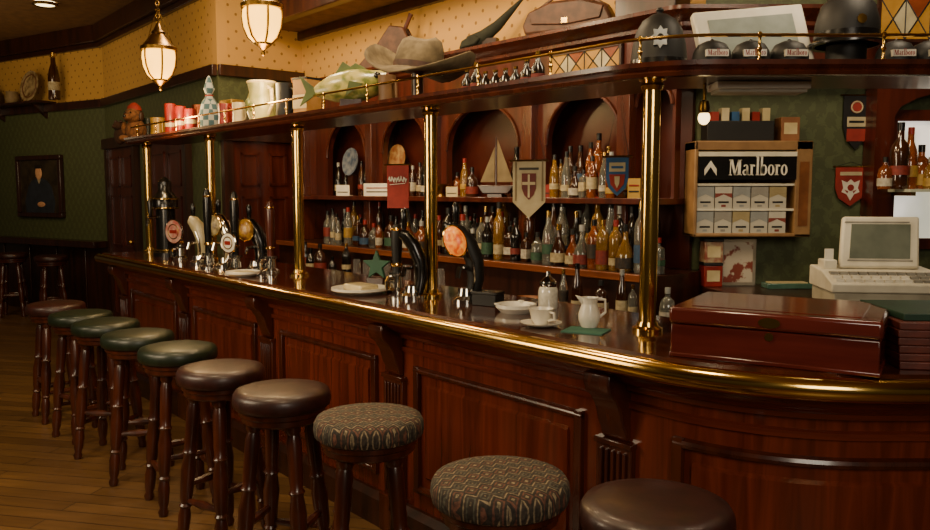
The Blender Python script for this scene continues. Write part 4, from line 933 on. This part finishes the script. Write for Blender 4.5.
for i, px in enumerate((173, 183, 193)):
    t = thing('tin_can', 'red drinks tin, %s of three on the far shelf' % ORD[i], 'tin', cv(px, .14), TH, 'red tins')
    bd = MB().lathe([(0, 0), (.04, 0), (.045, .008), (.045, .24-.035*i), (.04, .25-.035*i), (0, .25-.035*i)], 20).build('body', REDG, t); MB().lathe([(.046, .07), (.046, .1)], 20, cap=False).build('tin_label', CREAM, bd)
t = thing('cloth_bag', 'checked grey blue pointed cloth bag standing on the shelf', 'bag', cv(212, .17), TH+.5)
MB().lathe([(0, 0), (.07, 0), (.078, .03), (.075, .12), (.058, .2), (.026, .25), (.022, .262), (.04, .3), (.012, .39), (0, .4)], 22).build('body', HARL, t)
MB().torus((0, 0, .256), .024, .006, 18, 6).build('tie_cord', RED, t)
mug('red mug right of the checked cloth bag', 228, REDG, .052, .17, .15); mug('white mug between the red mug and pottery jug', 242, CREAM, .05, .16, .15)
t = thing('pottery_jug', 'large cream and green sculpted pottery jug on the shelf', 'jug', cv(264, .2), TH)
JG = mat('olive_cream_glaze', '#a8a070', '#6a7040', .3, scale=8)
bd = MB().lathe([(0, 0), (.07, 0), (.075, .02), (.1, .08), (.095, .17), (.08, .21), (.095, .28), (.085, .28), (.07, .21), (0, .2)], 26).build('body', JG, t)
for k in range(7):
    a = -1.2-k*.35
    MB().ball((.094*cos(a), .094*sin(a), .11+.03*(k % 2)), (.018, .018, .03)).build('relief_leaf', mat('relief_green', '#5c6434', '#4a5228', .4), bd)
MB().torus((0, 0, .275), .09, .009, 26, 6).build('rim', CREAM, bd)
MB().tube([(.085, 0, .24), (.135, 0, .22), (.14, 0, .12), (.09, 0, .07)], .012, 8).build('handle', CREAM, t)
MB().prism([(-.075, .285), (-.115, .295), (-.08, .2)], -.025, .025).build('spout', CREAM, t, .006)
mug('black tankard beside the large pottery jug', 288, BLKM, .06, .22, .14, cat='tankard', name='tankard')
t = thing('bottle_carton', 'tan cardboard bottle carton on the shelf', 'carton', cv(309, .2), TH+.2)
bd = MB().bx(-.06, .06, -.06, .06, 0, .23).build('body', mat('tan_card', '#a87c40', '#8c6430', .7), t, .003); MB().bx(-.061, .061, -.062, -.06, .06, .14).build('printed_band', CREAM, bd); MB().bx(-.062, .062, -.062, .062, .23, .242).build('lid', BLKM, t)
# second rank of clutter on the far shelf
STN = mat('stoneware', '#7a5a38', '#5a4026', .5)
mug('brown stoneware mug behind the red tins', 177, STN, .055, .28, .33); mug('dark green mug behind the yellow mug', 150, LGRN, .055, .22, .34)
mug('copper tankard behind the checked cloth bag', 201, mat('copper', '#8a4a26', '#6a3418', .3, .8), .055, .25, .35, 'tankard', 'tankard')
t = thing('biscuit_tin', 'square red biscuit tin behind the white mug', 'tin', cv(234, .34), TH+.1)
MB().bx(-.08, .08, -.05, .05, 0, .2).build('body', REDG, t, .006); MB().bx(-.083, .083, -.053, .053, .2, .235).build('lid', mat('tin_gold', '#a88438', '#8a6a28', .35, .5), t, .006)
lathe_thing('vase', 'tall brown vase behind the tan cardboard carton', 'vase', cv(298, .36), [(0, 0), (.035, 0), (.05, .1), (.045, .2), (.025, .26), (.035, .3), (0, .3)], mat('brown_glaze', '#6a4426'), 20)
# fish
K = Matrix.Diagonal((1.4, 1.1, 1.35, 1))
t = thing('fish_ornament', 'spotted yellow green glazed fish ornament with open mouth', 'ornament', cv(352, .2), .12)
pts = [(-.14, .085), (-.12, .09), (-.07, .1), (0, .11), (.05, .118), (.09, .125), (.12, .135), (.145, .142)]
bd = MB().tube([(x, 0, z) for x, z in pts], [.018, .032, .056, .068, .065, .054, .044, .037], 18, M=K).build('body', mat('fish_glaze', '#b4a860', '#5e6a2c', .3, scale=16, coat=.4, ramp=(.38, .58)), t)
FG = mat('fin_glaze', '#56642c', '#404c20')
MB().lathe([(0, 0), (.026, 0), (.032, .008), (.0, .002)], 16, K @ T(.146, 0, .142) @ RY(80)).build('mouth', mat('fish_mouth', '#5a2418'), bd)
MB().prism([(-.12, .085), (-.2, .15), (-.175, .085), (-.2, .025)], -.008, .008, M=K).build('tail_fin', FG, bd, .003)
MB().prism([(-.07, .145), (-.03, .21), (.0, .19), (.02, .205), (.05, .19), (.07, .175)], -.006, .006, M=K).build('dorsal_fin', FG, bd, .003)
for s_ in (-1, 1):
    MB().ball((.105, s_*.044, .152), .014, M=K).build('eye', BLK, bd)
    MB().prism([(.05, .115), (-.02, .065), (-.005, .125)], s_*.068-.004, s_*.068+.004, M=K).build('side_fin', FG, bd)
MB().bx(-.06, .06, -.04, .04, 0, .08).build('stand', WOODD, t, .004)
mug('brown stoneware tankard between the fish and the felt hat', 388, STN, .05, .2, .32, 'tankard', 'tankard')
# miniature clutter row
mini = None
DKG = mat('dark_mini_glass', '#241810', '#140d08', .15, coat=.5)
for i, px in enumerate((467, 476, 485, 495, 505, 515, 526, 537)):
    lb = 'tiny dark ornament bottle, %s from left beside the felt hat' % ORD[i]; loc = cv(px, .14)
    if mini is None:
        mini = thing('miniature_bottle', lb, 'miniature bottle', loc, TH, 'row of miniature bottles')
        MB().lathe([(0, 0), (.024, 0), (.026, .06), (.01, .085), (.009, .11)], 12).build('glass_body', DKG, mini); MB().lathe([(.0105, .105), (.0105, .117), (0, .117)], 10).build('cap', BRASSD, mini); MB().lathe([(.0265, .02), (.0265, .04)], 12, cap=False).build('paper_label', LBL['red'], mini)
    else:
        o = dup(mini, loc, TH, lb); s_ = random.choice([.8, 1, 1.2]); o.scale = (random.choice([.9, 1.2]), 1, s_)
# ---------------------------------------------------------------- things on the back bar cornice
KT = 2.55
t = thing('leather_bellows', 'old brown leather bellows leaning on the back bar cornice', 'bellows', at_v(391, 3.72, KT), TH*.5)
MB().prism([(-.3, .0), (-.02, 0), (.2, .06), (.22, .16), (.14, .3), (.02, .32), (-.08, .2)], -.05, -.03).build('board', LEATH, t, .01)
MB().prism([(-.27, .0), (-.02, 0), (.17, .06), (.19, .15), (.12, .27), (.02, .29), (-.07, .18)], -.03, .04).build('folds', mat('dark_leather', '#3a2416', '#28170c', .7, scale=30, bump=.4), t, .012)
MB().prism([(-.3, .0), (-.02, 0), (.2, .06), (.22, .16), (.14, .3), (.02, .32), (-.08, .2)], .04, .06).build('board', LEATH, t, .01)
MB().tube([(.13, 0, .28), (.17, 0, .36), (.19, 0, .4)], [.018, .016, .02], 8).build('handle', WOODB, t); MB().tube([(-.28, 0, .015), (-.36, 0, .02)], [.02, .012], 10).build('nozzle', BRASSD, t)
t = thing('pointed_hat', 'thin dark olive pointed felt hat lying on the cornice', 'hat', at_v(497, 3.72, KT), TH*.5)
MB().tube([(-.2, 0, .04), (-.1, 0, .075), (.0, 0, .14), (.1, 0, .23), (.2, 0, .32)], [.05, .046, .034, .02, .004], 16).build('cone', OLIVE, t)
MB().prism([(-.26, .0), (-.14, .02), (-.1, .06), (-.16, .09), (-.24, .05)], -.06, .06).build('brim', OLIVE, t, .01); MB().bx(-.1, .0, -.03, .03, 0, .06).build('prop_block', WOODD, t)
t = thing('leather_satchel', 'brown leather satchel with flap on the back bar cornice', 'bag', at_v(567, 3.72, KT), TH*.6)
MB().prism([(-.27, 0), (.27, 0), (.29, .06), (.25, .14), (.1, .19), (-.1, .19), (-.25, .14), (-.29, .06)], -.06, .06).build('body', LEATH, t, .02)
fl = MB().prism([(-.24, .13), (-.1, .175), (.1, .175), (.24, .13), (.22, .06), (0, .04), (-.22, .06)], -.07, -.055).build('flap', LEATH, t, .006); MB().tube([(-.25, 0, .13), (-.1, 0, .22), (.1, 0, .22), (.25, 0, .13)], .01, 6).build('strap', LEATH, t); MB().bx(-.02, .02, -.076, -.07, .05, .08).build('buckle', BRASS, fl)
t = thing('wooden_chest', 'dark wooden chest on the cornice at the top', 'chest', at_v(648, 3.72, KT), TH)
MB().bx(-.2, .2, -.07, .07, 0, .12).build('body', WOODD, t, .006); ld = MB().prism([(-.07, .12), (.07, .12), (.05, .17), (-.05, .17)], -.205, .205, 'x').build('lid', WOODD, t, .006); MB().bx(-.02, .02, -.076, -.07, .09, .14).build('clasp', BRASS, ld)
# ---------------------------------------------------------------- lights
def area(loc, tgt, size, pw, col):
    l = bpy.data.lights.new('area', 'AREA'); l.energy = pw; l.size = size; l.color = col
    o = bpy.data.objects.new('area_light', l); COL.objects.link(o); o.location = loc
    o.rotation_euler = (Vector(tgt)-Vector(loc)).to_track_quat('-Z', 'Y').to_euler(); return o
WARM = (1, .74, .42)
for u, w_ in ((-5.2, 19), (-3.4, 25), (-1.7, 25)): area(B(u, 1.0, 3.35), B(u, 2.3, 1.0), .4, w_, WARM)
area((.8, -1.2, 2.6), (.2, 3, .9), 1.3, 56, (1, .86, .66))
for u, w_ in ((-3.2, 33), (-4.6, 30), (-6.0, 25)): area(B(u, 2.5, 3.3), B(u, 3.8, 1.5), .35, w_, (1, .72, .4))
area((1.7, 2.8, 3.2), (1.8, 4.5, 1.5), .5, 22, (1, .8, .54))
area((-5.5, 7.5, 3.4), (-6, 10, 1.6), 1.5, 38, WARM)
area((-4.8, 3.0, 2.8), (-3.2, 5.0, 0), 1.0, 44, (1, .8, .52))
area(B(-3.6, -.2, 1.9), B(-4.2, 3.7, 1.3), 1.0, 38, (1, .78, .5))
area((-6.5, 8.5, 2.2), (-6, 9, 3.6), 1.5, 12, WARM)
for o_ in [q for q in bpy.data.objects if q.name.startswith('pendant_lantern')]:
    l = bpy.data.lights.new('lantern_glow', 'POINT'); l.energy = 26; l.color = (1, .64, .26); l.shadow_soft_size = .1
    g_ = bpy.data.objects.new('lantern_glow', l); COL.objects.link(g_); g_.location = o_.location+Vector((0, 0, -.25))
wd = bpy.data.worlds.new('World'); SC.world = wd; wd.use_nodes = True
wd.node_tree.nodes['Background'].inputs[0].default_value = (.9, .68, .44, 1); wd.node_tree.nodes['Background'].inputs[1].default_value = .04
# ---------------------------------------------------------------- camera
cam = bpy.data.cameras.new('Camera'); co = bpy.data.objects.new('Camera', cam); COL.objects.link(co)
co.location = (0, 0, H); co.rotation_euler = (pi/2-PIT, 0, 0); cam.sensor_width = 36; cam.lens = F/930*36; cam.clip_start = .02
SC.camera = co
